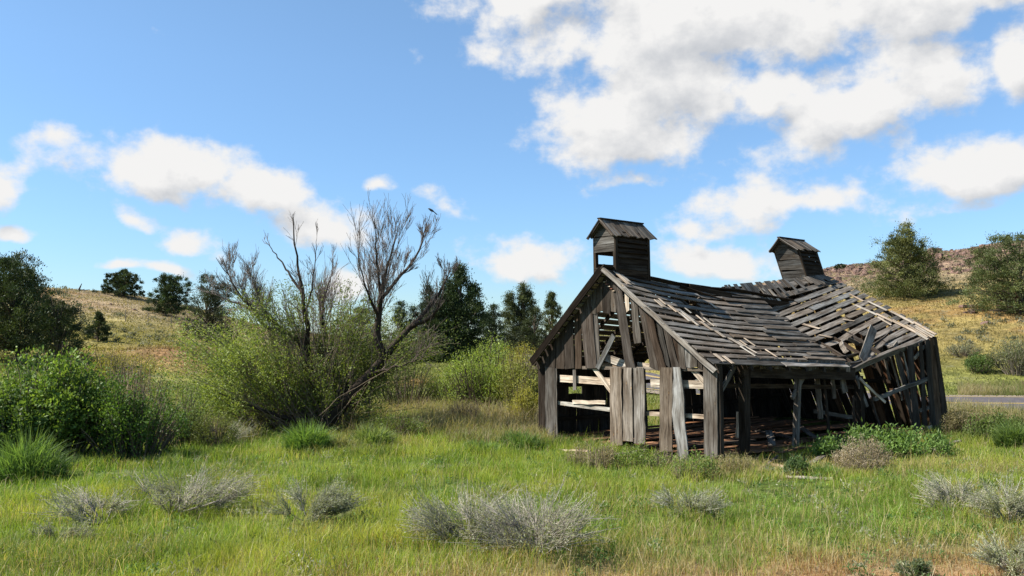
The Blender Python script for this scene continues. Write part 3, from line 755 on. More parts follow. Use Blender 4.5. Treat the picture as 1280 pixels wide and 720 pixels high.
for (q0, q1, w, tn, lb) in [((.8, .4), (.5, 2.2), .22, 'brown', "brown board lying askew on the barn floor behind the nearest post"), ((.5, 1.6), (1.3, 3.0), .20, 'brown', "brown board lying crossways in the middle of the open bay"), ((-.15, 2.0), (.9, 3.4), .16, 'grey', "grey board sliding off the floor edge at the middle post"), ((.4, 3.6), (1.9, 4.3), .20, 'brown', "dark board heaped under the sagging eave"), ((.2, 4.2), (1.6, 5.6), .14, 'grey', "grey board heaped under the sagging eave, above the dark one")]:
    plank(BA + E1*q0[0] + SD*q0[1] + UP*.20, BA + E1*q1[0] + SD*q1[1] + UP*rg.uniform(.2, .36), w, .03, tn, lb)

for (p0, p1, w, tn, lb) in [((1010, 588, .10), (1036, 578, .22), .12, 'grey', "short grey board tipped up beside the dark green weeds"), ((968, 573, .12), (1012, 569, .16), .16, 'rust', "rust-brown board along the edge of the barn floor by the middle post"), ((905, 583, .05), (944, 579, .08), .16, 'grey', "grey board half sunk in grass between the corner board and the nearest post"),
        ((770, 572, .05), (806, 569, .10), .13, 'grey', "grey board lying at the foot of the three middle front boards"), ((700, 566, .05), (735, 571, .12), .08, 'pale', "thin pale lath in the dry brush at the lower left opening"), ((1045, 566, .1), (1075, 552, .45), .12, 'dark', "dark board propped against the leaning eave post"), ((1165, 566, .05), (1200, 556, .10), .12, 'grey', "grey board in the weeds at the barn's far right corner")]:
    plank(gp(*p0), gp(*p1), w, .03, tn, lb)
# ------------------------------------------------------------------ junipers and pines
def juniper(px, py, hpx, wpx, label, seed, tone=(.055, .075, .026), tone2=(.10, .115, .035), group="junipers on the hills and behind the barn", shape=.7, dark=0.0, base=None, nk=None, low=.04, lobes=1, trunk_show=False, name="juniper_tree"):
    rng = np.random.default_rng(seed)
    b0 = locate(px, py) if base is None else np.asarray(base, float); d = b0[1]; h = hpx * d / F; w = wpx * d / F
    root = empty(name, b0, label, "tree", group)
    K = int((nk or 150) * 1.8)
    leads = [(0, 0, 1.0, 1.0)] if lobes == 1 else [(rng.uniform(-.28, .28) * w, rng.uniform(-.2, .2) * w, rng.uniform(.72, 1.0), rng.uniform(.55, .75)) for _ in range(lobes)]
    if lobes > 1: leads[0] = (0, 0, 1.0, .62)
    cen = []; out = []
    for k in range(K):
        lx, ly, lh, lw = leads[k % len(leads)]
        t = low + (1 - low) * rng.uniform(0, 1)**1.1; a = rng.uniform(0, 2*math.pi)
        prof = (min(1, (t + (.12 if low > .1 else .3)) / .42))**.6 * (1 - t)**shape + .04
        lump = 1 + .28 * math.sin(3 * a + seed + 5 * t) + .18 * math.sin(5 * a - 9 * t + seed)
        r = w / 2 * prof * lump * rng.uniform(.35, 1.22) * lw * 1.12
        cen.append([lx + r * math.cos(a), ly + r * math.sin(a), t * h * lh]); out.append([math.cos(a), math.sin(a), .55 + t])
    cen = np.array(cen); out = np.array(out); n = 110
    sg = .040 * min(h, w * 1.3)
    pos = cen[:, None] + rng.normal(size=(K, n, 3)) * np.array([sg, sg, sg * .75]) * rng.uniform(.45, 1.25, (K, 1, 1))
    dr = out[:, None] + rng.normal(size=(K, n, 3)) * .55
    tt = rng.uniform(0, 1, (K, 1, 1)) * .7 + rng.uniform(0, 1, (K, n, 1)) * .3
    c = (np.array(tone) * (1 - tt) + np.array(tone2) * tt) * rng.uniform(.65, 1.75, (K, 1, 1))
    s = max(.045 * h * .5, d * .0015)
    V, Q, C = leaf_quads(rng, pos.reshape(-1, 3), dr.reshape(-1, 3), s, s * .42, np.broadcast_to(c, (K, n, 3)).reshape(-1, 3))
    mesh_np("crown", V, Q, M_NEEDLE, C, root)
    T = Tubes(); bk = np.array([.10, .075, .055])
    for (lx, ly, lh, lw) in leads:
        z = np.linspace(-.15 * h * .3, .85 * h * lh, 7); f = (z / h).clip(0, 1)
        T.add(np.stack([lx * f + rng.normal(size=7) * .012 * h, ly * f + rng.normal(size=7) * .012 * h, z], 1), np.linspace(.035 * h / len(leads)**.5, .006 * h, 7), bk, 6)
    for k in rng.choice(K, min(K, 45), replace=False):
        e = cen[k]; s0 = np.array([0, 0, max(.03 * h, e[2] * .62)]); m = (s0 + e) / 2 + rng.normal(size=3) * .02 * h
        T.add([s0, m, e], [.012 * h, .008 * h, .003 * h], bk * rng.uniform(.7, 1.5), 4)
    T.build("trunk", M_BARK, root)
    return root
D = dict
juniper(22, 452, 132, 150, "large dark juniper at the left edge of the photo above the green bush", 1, (.022, .036, .014), (.055, .070, .024), shape=.45, lobes=5, nk=240, low=.14)
juniper(70, 462, 98, 96, "spreading juniper with bare crooked trunk just right of the large dark one", 2, (.026, .040, .016), (.060, .072, .024), shape=.45, lobes=3, nk=110, low=.22)
juniper(155, 371, 33, 56, "bushy juniper alone on the left skyline", 3, (.025, .040, .016), (.055, .07, .024), shape=.5, lobes=3)
juniper(207, 394, 50, 62, "round juniper on the left hill beside the greyish straggly one", 4, (.024, .040, .015), (.05, .07, .022), shape=.45, lobes=3)
juniper(122, 426, 34, 28, "small cone-shaped juniper standing alone on the open left slope", 5, (.030, .045, .018), (.065, .08, .026), shape=.8, nk=70)
juniper(258, 428, 84, 74, "greyish straggly juniper behind the bare willow branches", 6, (.032, .040, .020), (.075, .085, .040), shape=.5, lobes=3, nk=120)
juniper(574, 452, 118, 96, "tall dark juniper between the willow and the barn", 7, (.020, .036, .014), (.052, .072, .024), shape=.95, lobes=4, nk=260, low=.0)
juniper(535, 452, 96, 60, "dark juniper half hidden behind the right willow limbs", 8, (.022, .036, .016), (.05, .065, .024), shape=.95, lobes=2, nk=150, low=.0)
juniper(653, 440, 84, 58, "olive juniper right of the tall dark one, against the sky", 9, (.040, .052, .020), (.085, .095, .032), shape=.9, lobes=3, nk=170, low=.0)
juniper(690, 441, 74, 42, "narrow olive juniper touching the left slope of the barn roof", 10, (.040, .052, .020), (.085, .095, .032), shape=.95, nk=120, low=.0)
juniper(668, 444, 58, 50, "low dark juniper behind the barn's left eave", 11, (.026, .036, .016), (.05, .06, .022), shape=.5, lobes=2, nk=90)
juniper(1136, 372, 92, 98, "big olive juniper on the right hill above the barn roof", 12, (.045, .058, .018), (.12, .125, .036), shape=.50, lobes=5, nk=260, low=.02)
juniper(1278, 392, 100, 122, "large juniper cut by the right edge of the photo", 13, (.042, .058, .020), (.10, .115, .036), shape=.6, lobes=4, nk=230, low=.02)
juniper(1260, 313, 18, 14, "tiny juniper on the right skyline beside the edge tree", 14, (.035, .048, .02), (.07, .08, .03), nk=40)
juniper(1051, 337, 6, 18, "low dot-like shrub on the right skyline above the far cupola", 15, (.03, .045, .02), (.06, .075, .03), nk=30)
juniper(450, 446, 60, 80, "dark juniper seen through the middle of the willow", 16, (.026, .040, .016), (.05, .065, .024), shape=.5, lobes=2, nk=100)

juniper(618, 446, 64, 60, "low dark juniper filling the gap right of the tall dark one", 17, (.024, .038, .016), (.05, .066, .024), shape=.8, lobes=2, nk=110, low=.0)
juniper(500, 450, 72, 60, "dark pointed juniper behind the fork of the willow", 18, (.024, .038, .016), (.05, .066, .024), shape=.9, lobes=2, nk=110, low=.0)
# ------------------------------------------------------------------ shrubs
def shrub(px, py, hpx, wpx, label, seed, c1, c2, leaf=.05, nst=70, per=90, spread=1.0, name="shrub", category="shrub", group="shrubs behind the meadow", base=None, stemcol=(.12, .09, .065), upright=.5, wl=.45, sc_=.09, start=.35, depth=.9, tipc=None, leafd=.6):
    rng = np.random.default_rng(seed)
    b0 = locate(px, py) if base is None else np.asarray(base, float); d = b0[1]; h = hpx * d / F; w = wpx * d / F; per = int(per * 1.5)
    root = empty(name, b0, label, category, group); T = Tubes(); LP = []; LD_ = []; LC = []
    for k in range(nst):
        a = rng.uniform(0, 2*math.pi); r = math.sqrt(rng.uniform(0, 1)); ht = h * rng.uniform(.55, 1.02) * (1 - .45 * r**2.5)
        b_ = np.array([math.cos(a) * w * .16 * r * spread * 1.5, math.sin(a) * w * .13 * r, -.05])
        e = np.array([math.cos(a) * w / 2 * r, math.sin(a) * w / 2 * r * depth, ht])
        m = b_ * (1 - upright) + e * upright; m[2] = ht * rng.uniform(.45, .6); m += rng.normal(size=3) * .03 * w * [1, 1, .5]
        t = np.linspace(0, 1, 6)[:, None]; pts = (1-t)**2 * b_ + 2*t*(1-t) * m + t*t * e + rng.normal(size=(6, 3)) * .012 * h * t
        rr = max(.007 * h, d * .00028); T.add(pts, np.linspace(rr * 1.6, rr * .4, 6), np.array(stemcol) * rng.uniform(.6, 1.5), 3)
        f = start + (1 - start) * rng.uniform(0, 1, per)**.8; fi = f * 5; i0 = np.minimum(fi.astype(int), 4); fr_ = (fi - i0)[:, None]
        q = pts[i0] * (1 - fr_) + pts[i0 + 1] * fr_ + rng.normal(size=(per, 3)) * sc_ * h * (1.25 - f[:, None] * .7)
        keep_ = fbm(q[:, 0] + q[:, 1] * .7 + seed, q[:, 2] + q[:, 1] * .4, .34 * h, seed) > -.06 + .10 * rng.normal(size=per); q = q[keep_]; f = f[keep_]; pk = len(q)
        LP.append(q); LD_.append(rng.normal(size=(pk, 3)) * leafd + nrm(e - b_) * .7)
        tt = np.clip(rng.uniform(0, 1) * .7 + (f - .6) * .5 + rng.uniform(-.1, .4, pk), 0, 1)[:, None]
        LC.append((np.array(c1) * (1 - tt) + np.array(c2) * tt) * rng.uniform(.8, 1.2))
    LP = np.concatenate(LP); LD_ = np.concatenate(LD_); LC = np.concatenate(LC); LP[:, 2] = np.maximum(LP[:, 2], .01)
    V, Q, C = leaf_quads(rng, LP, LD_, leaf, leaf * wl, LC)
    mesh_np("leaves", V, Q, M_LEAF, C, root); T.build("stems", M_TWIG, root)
    return root
G1, G2 = (.055, .105, .020), (.13, .20, .040)
shrub(60, 572, 140, 175, "big bright green leafy bush at the left edge", 21, (.045, .09, .020), (.20, .28, .055), leaf=.085, nst=150, per=120, sc_=.07, wl=.6)
shrub(10, 580, 100, 120, "lower dark green bush cut by the left edge under the big one", 22, (.040, .08, .020), (.14, .21, .045), leaf=.08, nst=80, per=130, sc_=.08, wl=.6)
shrub(165, 575, 110, 130, "shaded green bush right of the big bright one", 23, (.030, .068, .014), (.11, .18, .035), leaf=.06, nst=120, per=130, sc_=.08, wl=.5)
shrub(212, 560, 88, 110, "small-leaved green bush between the shaded bush and the willow", 24, (.07, .11, .026), (.17, .23, .055), leaf=.045, nst=110, per=100, sc_=.10)
shrub(140, 482, 52, 120, "yellow-flowered rabbitbrush behind the green bushes on the left", 25, (.16, .17, .035), (.34, .29, .05), leaf=.07, nst=90, per=60, sc_=.10)
shrub(160, 528, 84, 90, "thin olive twiggy shrub behind the green bushes", 26, (.12, .12, .04), (.2, .18, .06), leaf=.05, nst=90, per=30, sc_=.10, stemcol=(.2, .15, .1))
shrub(608, 515, 92, 110, "yellow-green willow shrub left of the barn", 27, (.11, .17, .032), (.26, .32, .06), leaf=.07, nst=130, per=110, sc_=.09)
shrub(570, 512, 55, 90, "lower green shrub left of the yellow-green one", 28, (.10, .15, .034), (.22, .27, .06), leaf=.055, nst=90, per=90, sc_=.10)
shrub(655, 520, 88, 70, "olive shrub close to the barn's left corner", 29, (.12, .14, .034), (.27, .27, .06), leaf=.055, nst=100, per=90, sc_=.10)
shrub(652, 470, 42, 80, "golden-topped bush under the junipers by the barn roof", 30, (.20, .19, .03), (.34, .29, .04), leaf=.09, nst=80, per=70, sc_=.10)
shrub(655, 532, 62, 44, "yellow feathery shrub against the barn's left wall", 31, (.22, .22, .04), (.34, .31, .06), leaf=.05, nst=60, per=70, sc_=.08)
shrub(580, 530, 34, 50, "dark twiggy dead shrub in front of the yellow-green willow shrub", 32, (.09, .07, .05), (.15, .12, .09), leaf=.03, nst=90, per=16, sc_=.10, stemcol=(.12, .09, .07))
shrub(505, 512, 72, 100, "olive thicket behind the willow's right limb", 33, (.055, .075, .022), (.11, .13, .036), leaf=.05, nst=100, per=90, sc_=.10)
shrub(495, 548, 34, 80, "low green weeds at the foot of the willow's right limb", 34, (.07, .11, .024), (.14, .18, .04), leaf=.05, nst=70, per=60, sc_=.12)
shrub(268, 562, 50, 60, "low olive shrub left of the willow base", 35, (.08, .11, .03), (.15, .17, .05), leaf=.04, nst=70, per=70, sc_=.10)
shrub(1224, 466, 24, 44, "small round green shrub across the road", 36, (.05, .085, .022), (.10, .15, .035), leaf=.10, nst=60, per=60, sc_=.12, group="shrubs across the road")
shrub(1275, 468, 52, 70, "large grey-green shrub across the road at the right edge", 37, (.09, .10, .05), (.16, .17, .085), leaf=.10, nst=110, per=60, sc_=.10, group="shrubs across the road", stemcol=(.22, .18, .14))
shrub(1205, 445, 18, 50, "pale sagebrush mound uphill of the round green shrub", 38, (.15, .15, .09), (.22, .22, .14), leaf=.08, nst=60, per=40, sc_=.12, group="shrubs across the road")
shrub(1096, 572, 42, 84, "leafy green nettles under the sagging eave", 39, (.07, .13, .03), (.18, .27, .07), leaf=.11, nst=60, per=46, sc_=.15, start=.1, group="weeds along the barn", name="weeds", category="weeds", wl=.35, spread=2.2, upright=.7)
shrub(1150, 574, 36, 80, "leafy green weeds at the far right corner of the barn", 40, (.07, .13, .03), (.17, .26, .065), leaf=.10, nst=55, per=40, sc_=.16, start=.1, group="weeds along the barn", name="weeds", category="weeds", wl=.35, spread=2.2, upright=.7)
shrub(1040, 582, 40, 44, "dark green weeds beside the rubble of boards", 41, (.055, .11, .025), (.13, .21, .05), leaf=.08, nst=60, per=60, sc_=.10, group="weeds along the barn", name="weeds", category="weeds", wl=.4, spread=2.0)
shrub(996, 597, 26, 30, "small round leafy weed in front of the middle post", 42, (.06, .11, .035), (.12, .18, .06), leaf=.05, nst=50, per=70, sc_=.12, group="weeds along the barn", name="weeds", category="weeds", spread=2.0)
shrub(1078, 590, 46, 70, "dry straw-coloured twiggy bush in front of the nettles", 43, (.24, .19, .12), (.34, .28, .19), leaf=.035, nst=150, per=26, sc_=.07, group="weeds along the barn", name="shrub", stemcol=(.30, .24, .17), spread=2.0)
shrub(1245, 552, 40, 70, "green weedy shrub at the roadside right of the barn", 44, (.06, .10, .024), (.13, .17, .04), leaf=.06, nst=80, per=60, sc_=.10, group="weeds along the barn", spread=2.0)
shrub(1205, 548, 44, 50, "brownish weeds between the barn corner and the road", 45, (.12, .11, .05), (.2, .17, .08), leaf=.05, nst=90, per=40, sc_=.09, group="weeds along the barn", stemcol=(.2, .15, .1), spread=2.0)
shrub(800, 588, 34, 62, "green rabbitbrush growing against the middle front boards", 46, (.09, .14, .03), (.20, .26, .06), leaf=.05, nst=60, per=34, sc_=.16, start=.1, group="weeds along the barn", spread=2.0, stemcol=(.2, .15, .1))
shrub(868, 600, 36, 60, "green rabbitbrush in front of the leaning wavy board", 47, (.09, .14, .03), (.19, .25, .06), leaf=.05, nst=60, per=34, sc_=.16, start=.1, group="weeds along the barn", spread=2.0, stemcol=(.2, .15, .1))
shrub(742, 584, 34, 70, "dry brown brush in front of the lower left opening", 48, (.20, .16, .09), (.30, .25, .15), leaf=.03, nst=150, per=26, sc_=.08, group="weeds along the barn", stemcol=(.24, .19, .13), spread=2.0)
shrub(915, 592, 26, 60, "dry low brush between the corner board and the nearest post", 49, (.20, .17, .08), (.28, .24, .12), leaf=.03, nst=90, per=26, sc_=.08, group="weeds along the barn", stemcol=(.24, .19, .13), spread=2.0)
shrub(832, 583, 26, 34, "dead brown weed stalks left of the leaning wavy board", 50, (.20, .16, .11), (.28, .22, .15), leaf=.03, nst=60, per=10, sc_=.08, group="weeds along the barn", stemcol=(.22, .17, .13), spread=2.0)

# ------------------------------------------------------------------ sagebrush in the meadow
def sage(px, py, hpx, wpx, label, seed, nst=260, leafy=.5, flat=.35, stem=(.31, .275, .23), lf=((.20, .215, .125), (.37, .38, .255)), lean=0.0):
    rng = np.random.default_rng(seed); b0 = locate(px, py); d = b0[1]; h = 1.15 * hpx * d / F; w = .94 * wpx * d / F
    root = empty("sagebrush", b0, label, "sagebrush", "grey sagebrush in the meadow"); T = Tubes(); V = []; LP = []; LDd = []; LC = []
    nst = int(nst * rng.uniform(1.0, 1.6)); nb = max(6, int(nst / 24)); 
    hubs = []
    for k in range(nb):
        a = rng.uniform(0, 2*math.pi); r = rng.uniform(.1, .85); e = np.array([math.cos(a) * w/2 * r + lean * w * .2, math.sin(a) * w/2 * r * .8, h * rng.uniform(.10, .55) * (1.1 - .5 * r)])
        st = np.array([math.cos(a) * .04, math.sin(a) * .04, 0]); m = (st + e) / 2 + [0, 0, -.02 * h]; hubs.append((a, e))
        T.add([st, m, e], [.022 * w * .5, .016 * w * .5, .009 * w * .5], np.array(stem) * rng.uniform(.5, .8), 5)
    for k in range(nst):
        a0, s0 = hubs[rng.integers(nb)]; a = a0 + rng.normal() * .38; ln = rng.uniform(.2, 1.25)**1.3 * max(h * .7, w * .24)
        el = rng.uniform(flat * .3, 1.25); dr = np.array([math.cos(a) * math.cos(el), math.sin(a) * math.cos(el), math.sin(el)])
        dr[0] += lean * .3; e = s0 + dr * ln; e[2] = min(e[2], h * rng.uniform(.45, 1.35)); m = s0 + (e - s0) * .5 + rng.normal(size=3) * .03 * w; e[2] = max(e[2], .05)
        T.add([s0, m, e], [.0038, .0030, .0012], np.array(stem) * rng.uniform(.6, 1.6), 3)
        n = int(20 * leafy) + 3
        f = rng.uniform(.3, 1, n)[:, None]; q = s0 * (1-f)**2 + 2*f*(1-f)*m + f*f*e + rng.normal(size=(n, 3)) * .018 * w
        LP.append(q); LDd.append(dr + rng.normal(size=(n, 3)) * .5); tt = rng.uniform(0, 1, (n, 1)); LC.append(np.array(lf[0]) * (1 - tt) + np.array(lf[1]) * tt)
    T.build("stems", M_TWIG, root)
    Vv, Q, C = leaf_quads(rng, np.concatenate(LP), np.concatenate(LDd), .034, .009, np.concatenate(LC)); mesh_np("leaves", Vv, Q, M_LEAF, C, root)
sage(215, 642, 52, 150, "grey sagebrush with fanned pale twigs, right part of the left clump", 61, 420, .5, lean=.5)
sage(130, 655, 42, 130, "darker grey sagebrush sprawling left of the pale fanned one", 62, 260, .4, lean=-.5)
sage(388, 655, 46, 92, "soft grey-green sagebrush between the left clump and the centre clump", 63, 300, 1.0, stem=(.22, .21, .16))
sage(590, 680, 58, 130, "grey sagebrush, left half of the big centre clump", 64, 480, .6)
sage(672, 696, 74, 130, "silvery sagebrush with dead tangled twigs, right half of the centre clump", 65, 620, .45, flat=.1)
sage(862, 648, 34, 66, "small sagebrush with white twigs in front of the barn", 66, 240, .9, stem=(.32, .30, .25))
sage(1192, 640, 40, 80, "pale fan-shaped sagebrush at the lower right", 67, 320, .6, stem=(.36, .32, .26))
sage(1262, 655, 50, 90, "grey-green sagebrush cut by the right edge", 68, 280, 1.0)
sage(1270, 722, 46, 70, "green-grey sagebrush in the bottom right corner", 69, 240, 1.2)
sage(1145, 725, 20, 50, "small dark green-grey sagebrush at the bottom edge", 70, 160, 1.2, lf=((.08, .11, .05), (.14, .17, .08)))
sage(275, 555, 30, 60, "pale grey sagebrush in shade at the foot of the willow", 71, 260, .6)
sage(78, 680, 26, 70, "dark sagebrush remains at the lower left", 72, 160, .4, stem=(.15, .13, .11))

# ------------------------------------------------------------------ tall grass clumps
def clump(px, py, hpx, wpx, label, seed, n=1500, c1=(.055, .13, .022), c2=(.13, .24, .05), tip=(.22, .28, .09), lean=.55, wb=.012):
    rng = np.random.default_rng(seed); b0 = locate(px, py); d = b0[1]; h = hpx * d / F; w = wpx * d / F
    a = rng.uniform(0, 2*math.pi, n); r = np.sqrt(rng.uniform(0, 1, n)); x = np.cos(a) * r * w * .36; y = np.sin(a) * r * w * .26
    pos = np.stack([x, y, terrain(x + b0[0], y + b0[1]) - b0[2] - .02], 1)
    t = rng.uniform(0, 1, (n, 1)); c = np.array(c1) * (1 - t) + np.array(c2) * t
    hh = h * rng.uniform(.45, 1.2, n) * (1 - .55 * r**2) * (.75 + .5 * vnoise(x, y, .18 * w, seed)); wb = max(wb, d * .00095)
    V, Q, C = blades(rng, pos, hh, wb * rng.uniform(.6, 1.5, n), lean * rng.uniform(.1, 1.9, n) * (.4 + r), c, c * .5 + np.array(tip) * rng.uniform(.2, .8, (n, 1)), .8, az=a + rng.normal(size=n) * 1.0)
    tag(mesh_np("grass_clump", V, Q, M_GRASS, C, None, origin=None), label, "grass clump", "tall grass clumps").location = tuple(b0)
clump(383, 566, 44, 66, "bright tall grass clump in front of the willow trunk", 81, 1500)
clump(464, 560, 36, 70, "tall grass clump with bent straw tips right of the bright one", 82, 1300, tip=(.36, .33, .17))
clump(30, 600, 62, 130, "tall reedy grass at the foot of the left bushes", 83, 2400, c1=(.035, .09, .018), c2=(.10, .20, .045))
clump(425, 563, 26, 60, "pale bleached grass between the two tall clumps", 84, 900, c1=(.14, .17, .06), c2=(.28, .27, .12), tip=(.40, .36, .2), lean=.9)
clump(655, 560, 26, 90, "dark green grass beside the barn's left corner", 85, 1600, c1=(.045, .11, .02), c2=(.10, .19, .04))
clump(600, 566, 20, 80, "low green grass clump further left of the barn corner", 86, 1200, c1=(.05, .12, .02), c2=(.11, .20, .04))
clump(1030, 598, 20, 40, "green grass clump beside the pale plank", 87, 900)
clump(1270, 560, 40, 60, "dark tall grass at the right edge below the road", 88, 1600, c1=(.04, .09, .02), c2=(.09, .15, .035))

# ------------------------------------------------------------------ meadow grass
def meadow():
    rng = np.random.default_rng(5); n = 560000
    u = rng.uniform(0, 1, n); y0, y1, k = 6.5, 36.0, -.75      # density falls with distance
    y = (y0**(k+1) + u * (y1**(k+1) - y0**(k+1)))**(1/(k+1))
    half = y * .64 + 1.2; x = rng.uniform(-1, 1, n) * half
    cl = fbm(x, y, 1.1, 21) ; keep = rng.uniform(0, 1, n) < (.66 + cl * 2.2) * (1 - .55 * np.clip(sstep(11, 8.5, y) * sstep(-1.5, 3, x) + 0 * x, 0, 1))
    # keep blades off the barn floor and the road
    rel = np.stack([x, y], 1) - BA[:2]; u1 = rel @ E1[:2]; u2 = rel @ SD[:2]
    keep &= ~((u1 > .05) & (u1 < 5.3) & (u2 > .15) & (u2 < 10.6)); keep &= ~((np.abs(y - road_y(x)) < 4.3) & (x > -1.0))
    x, y = x[keep], y[keep]; n = len(x); z = terrain(x, y)
    n1 = fbm(x, y, 6, 31); n2 = fbm(x, y, 1.6, 32); n3 = fbm(x, y, 14, 33)
    lush = np.array([.155, .275, .030]); yel = np.array([.39, .415, .062]); straw = np.array([.44, .35, .17]); red = np.array([.36, .19, .09]); dk = np.array([.065, .145, .020])
    ty = np.clip(.42 + n1 * 1.9 + n2 * .9 + fbm(x, y, .6, 93) * 1.0 + rng.normal(size=n) * .18, 0, 1)[:, None]
    c = lush * (1 - ty) + yel * ty
    dkm = np.clip(sstep(.06, .2, fbm(x, y, 2.4, 41)) * .7, 0, 1)[:, None]; c = c * (1 - dkm) + dk * dkm
    near = 1.7 * sstep(12.4, 8.6, y) * sstep(-3.5, 2.5, x) * (.55 + n1 * 1.4 + n2); far = sstep(20, 30, y) * .3; rgt = sstep(7.5, 3.5, np.hypot(x - 5.5, (y - 11.5) * 1.6)) * .45 * (n2 + .5)
    nb = sstep(1.6, .2, np.abs(u1[keep] + 0.0) * 0 + np.hypot(np.maximum(np.abs(x - 6.4) - 2.4, 0), np.maximum(np.abs(y - 17.4) - .5, 0))) * .5
    bot = sstep(9.6, 8.2, y) * .35
    patch = np.exp(-((x - 4.0) / 2.5)**2 - ((y - 8.9) / 1.1)**2); patch *= np.clip(.6 + n2 * 2.5 + n1, 0, 1.2)
    ps = np.clip(.05 + patch * .5 + sstep(.04, .16, fbm(x, y, 1.0, 95)) * .22 + near + far + rgt + nb + bot + sstep(.1, .3, n2) * .2, 0, .95); st = rng.uniform(0, 1, n) < ps
    c[st] = straw * rng.uniform(.7, 1.2, (st.sum(), 1)); rd = rng.uniform(0, 1, n) < np.clip(patch * .75 + (near * .5 + rgt * .6) * sstep(-.12, .12, n1), 0, .8); c[rd] = red
    c = c * rng.uniform(.75, 1.25, (n, 1))
    h = (.09 + .12 * np.clip(n2 + .4, 0, 1) + rng.exponential(.03, n)) * (.6 + 1.15 * vnoise(x, y, .42, 91)) * np.where(st, .95, 1.0) * (1 - .45 * np.clip(near, 0, 1)) * (1 - .45 * np.clip(patch, 0, 1)); h = h * (1 + (dkm[:, 0] * .25))
    w = .0035 + .00030 * y; 
    tip = c * .65 + np.array([.30, .28, .10]) * .35
    V, Q, C = blades(rng, np.stack([x, y, z - .02], 1), h, w * rng.uniform(.7, 1.4, n), rng.uniform(.05, .65, n), c * .85, tip, .6)
    tag(mesh_np("meadow_grass", V, Q, M_GRASS, C), "long green and straw grass filling the meadow around the barn", "grass", kind='stuff')
    # scattered long dry stalks
    n = 5200; y = rng.uniform(7.5, 30, n); x = rng.uniform(-1, 1, n) * y * .6; rel = np.stack([x, y], 1) - BA[:2]; u1 = rel @ E1[:2]; u2 = rel @ SD[:2]
    kp = ~((u1 > -.1) & (u1 < 5.3) & (u2 > -.1) & (u2 < 10.6)); x, y = x[kp], y[kp]; n = len(x)
    c = np.array([.42, .35, .2]) * rng.uniform(.7, 1.2, (n, 1))
    V, Q, C = blades(rng, np.stack([x, y, terrain(x, y)], 1), rng.uniform(.22, .5, n), np.full(n, .005) + y*.00012, rng.uniform(.2, 1.3, n), c, c, .9)
    tag(mesh_np("dry_stalks", V, Q, M_GRASS, C), "pale dry grass stalks bent over the meadow", "grass", kind='stuff')
meadow()
def weeds_low():
    rng = np.random.default_rng(15); m = 900; y = rng.uniform(7.5, 26, m); x = rng.uniform(-1, 1, m) * y * .62; rel = np.stack([x, y], 1) - BA[:2]; u1 = rel @ E1[:2]; u2 = rel @ SD[:2]
    kp = ~((u1 > -.3) & (u1 < 5.5) & (u2 > -.3) & (u2 < 10.8)) & (fbm(x, y, 3, 97) > -.08); x, y = x[kp], y[kp]; m = len(x); k = 40; r = rng.uniform(.05, .17, m)
    pos = np.stack([x, y, terrain(x, y)], 1)[:, None] + rng.normal(size=(m, k, 3)) * r[:, None, None] * np.array([.6, .6, .3]) + np.array([0, 0, .10])
    t = rng.uniform(0, 1, (m, 1, 1)); pick = (rng.uniform(0, 1, (m, 1, 1)) < .35); g = np.array([.06, .12, .03]) * (1-t) + np.array([.14, .22, .06]) * t; gr = np.array([.26, .26, .17]); cc = np.where(pick, gr, g) * rng.uniform(.7, 1.3, (m, k, 1))
    V, Q, C = leaf_quads(rng, pos.reshape(-1, 3), rng.normal(size=(m*k, 3)) + [0, 0, .9], .055, .016, cc.reshape(-1, 3))
    tag(mesh_np("meadow_weeds", V, Q, M_LEAF, C), "small leafy weeds scattered through the meadow grass", "weeds", kind='stuff')
weeds_low()
def rough():
    rng = np.random.default_rng(16); P0 = []
    for (p0, p1, ya, yb, n, hs) in ((430, 690, 22.5, 33, 30000, 1.0), (150, 330, 22, 34, 20000, 1.0), (1180, 1300, 25, 30.2, 9000, .9), (0, 200, 26, 38, 14000, 1.1), (560, 690, 20.5, 24, 7000, .7), (1195, 1290, 39, 46, 7000, 1.0)):
        y = rng.uniform(ya, yb, n); x = (rng.uniform(p0, p1, n) - CX) / F * y; kp = vnoise(x, y, .9, 7) * .6 + vnoise(x, y, .3, 8) * .4 > rng.uniform(.1, .75, n); x, y = x[kp], y[kp]; P0.append(np.stack([x, y, np.full(len(x), hs)], 1))
    q = np.concatenate(P0); x, y, hs = q.T; rel = np.stack([x, y], 1) - BA[:2]; u1 = rel @ E1[:2]; u2 = rel @ SD[:2]
    kp = ~((u1 > -.1) & (u1 < 5.4) & (u2 > -.1) & (u2 < 10.8)) & ~((np.abs(y - road_y(x)) < 4.4) & (x > -1)); x, y, hs = x[kp], y[kp], hs[kp]; n = len(x)
    t = np.clip(.5 + fbm(x, y, 2.2, 99) * 2.2 + rng.normal(size=n) * .25, 0, 1)[:, None]; c = (np.array([.13, .16, .045]) * (1-t) + np.array([.36, .29, .16]) * t) * rng.uniform(.7, 1.25, (n, 1)); g = rng.uniform(0, 1, n) < .12; c[g] = np.array([.22, .15, .11])
    V, Q, C = blades(rng, np.stack([x, y, terrain(x, y) - .02], 1), hs * rng.uniform(.16, .62, n) * (.5 + vnoise(x, y, 1.3, 12)), rng.uniform(.007, .018, n), rng.uniform(.05, .8, n), c * .8, c * 1.15, .6)
    tag(mesh_np("rough_grass", V, Q, M_GRASS, C), "tall rough olive and tan grass at the back of the meadow", "grass", kind='stuff')
rough()
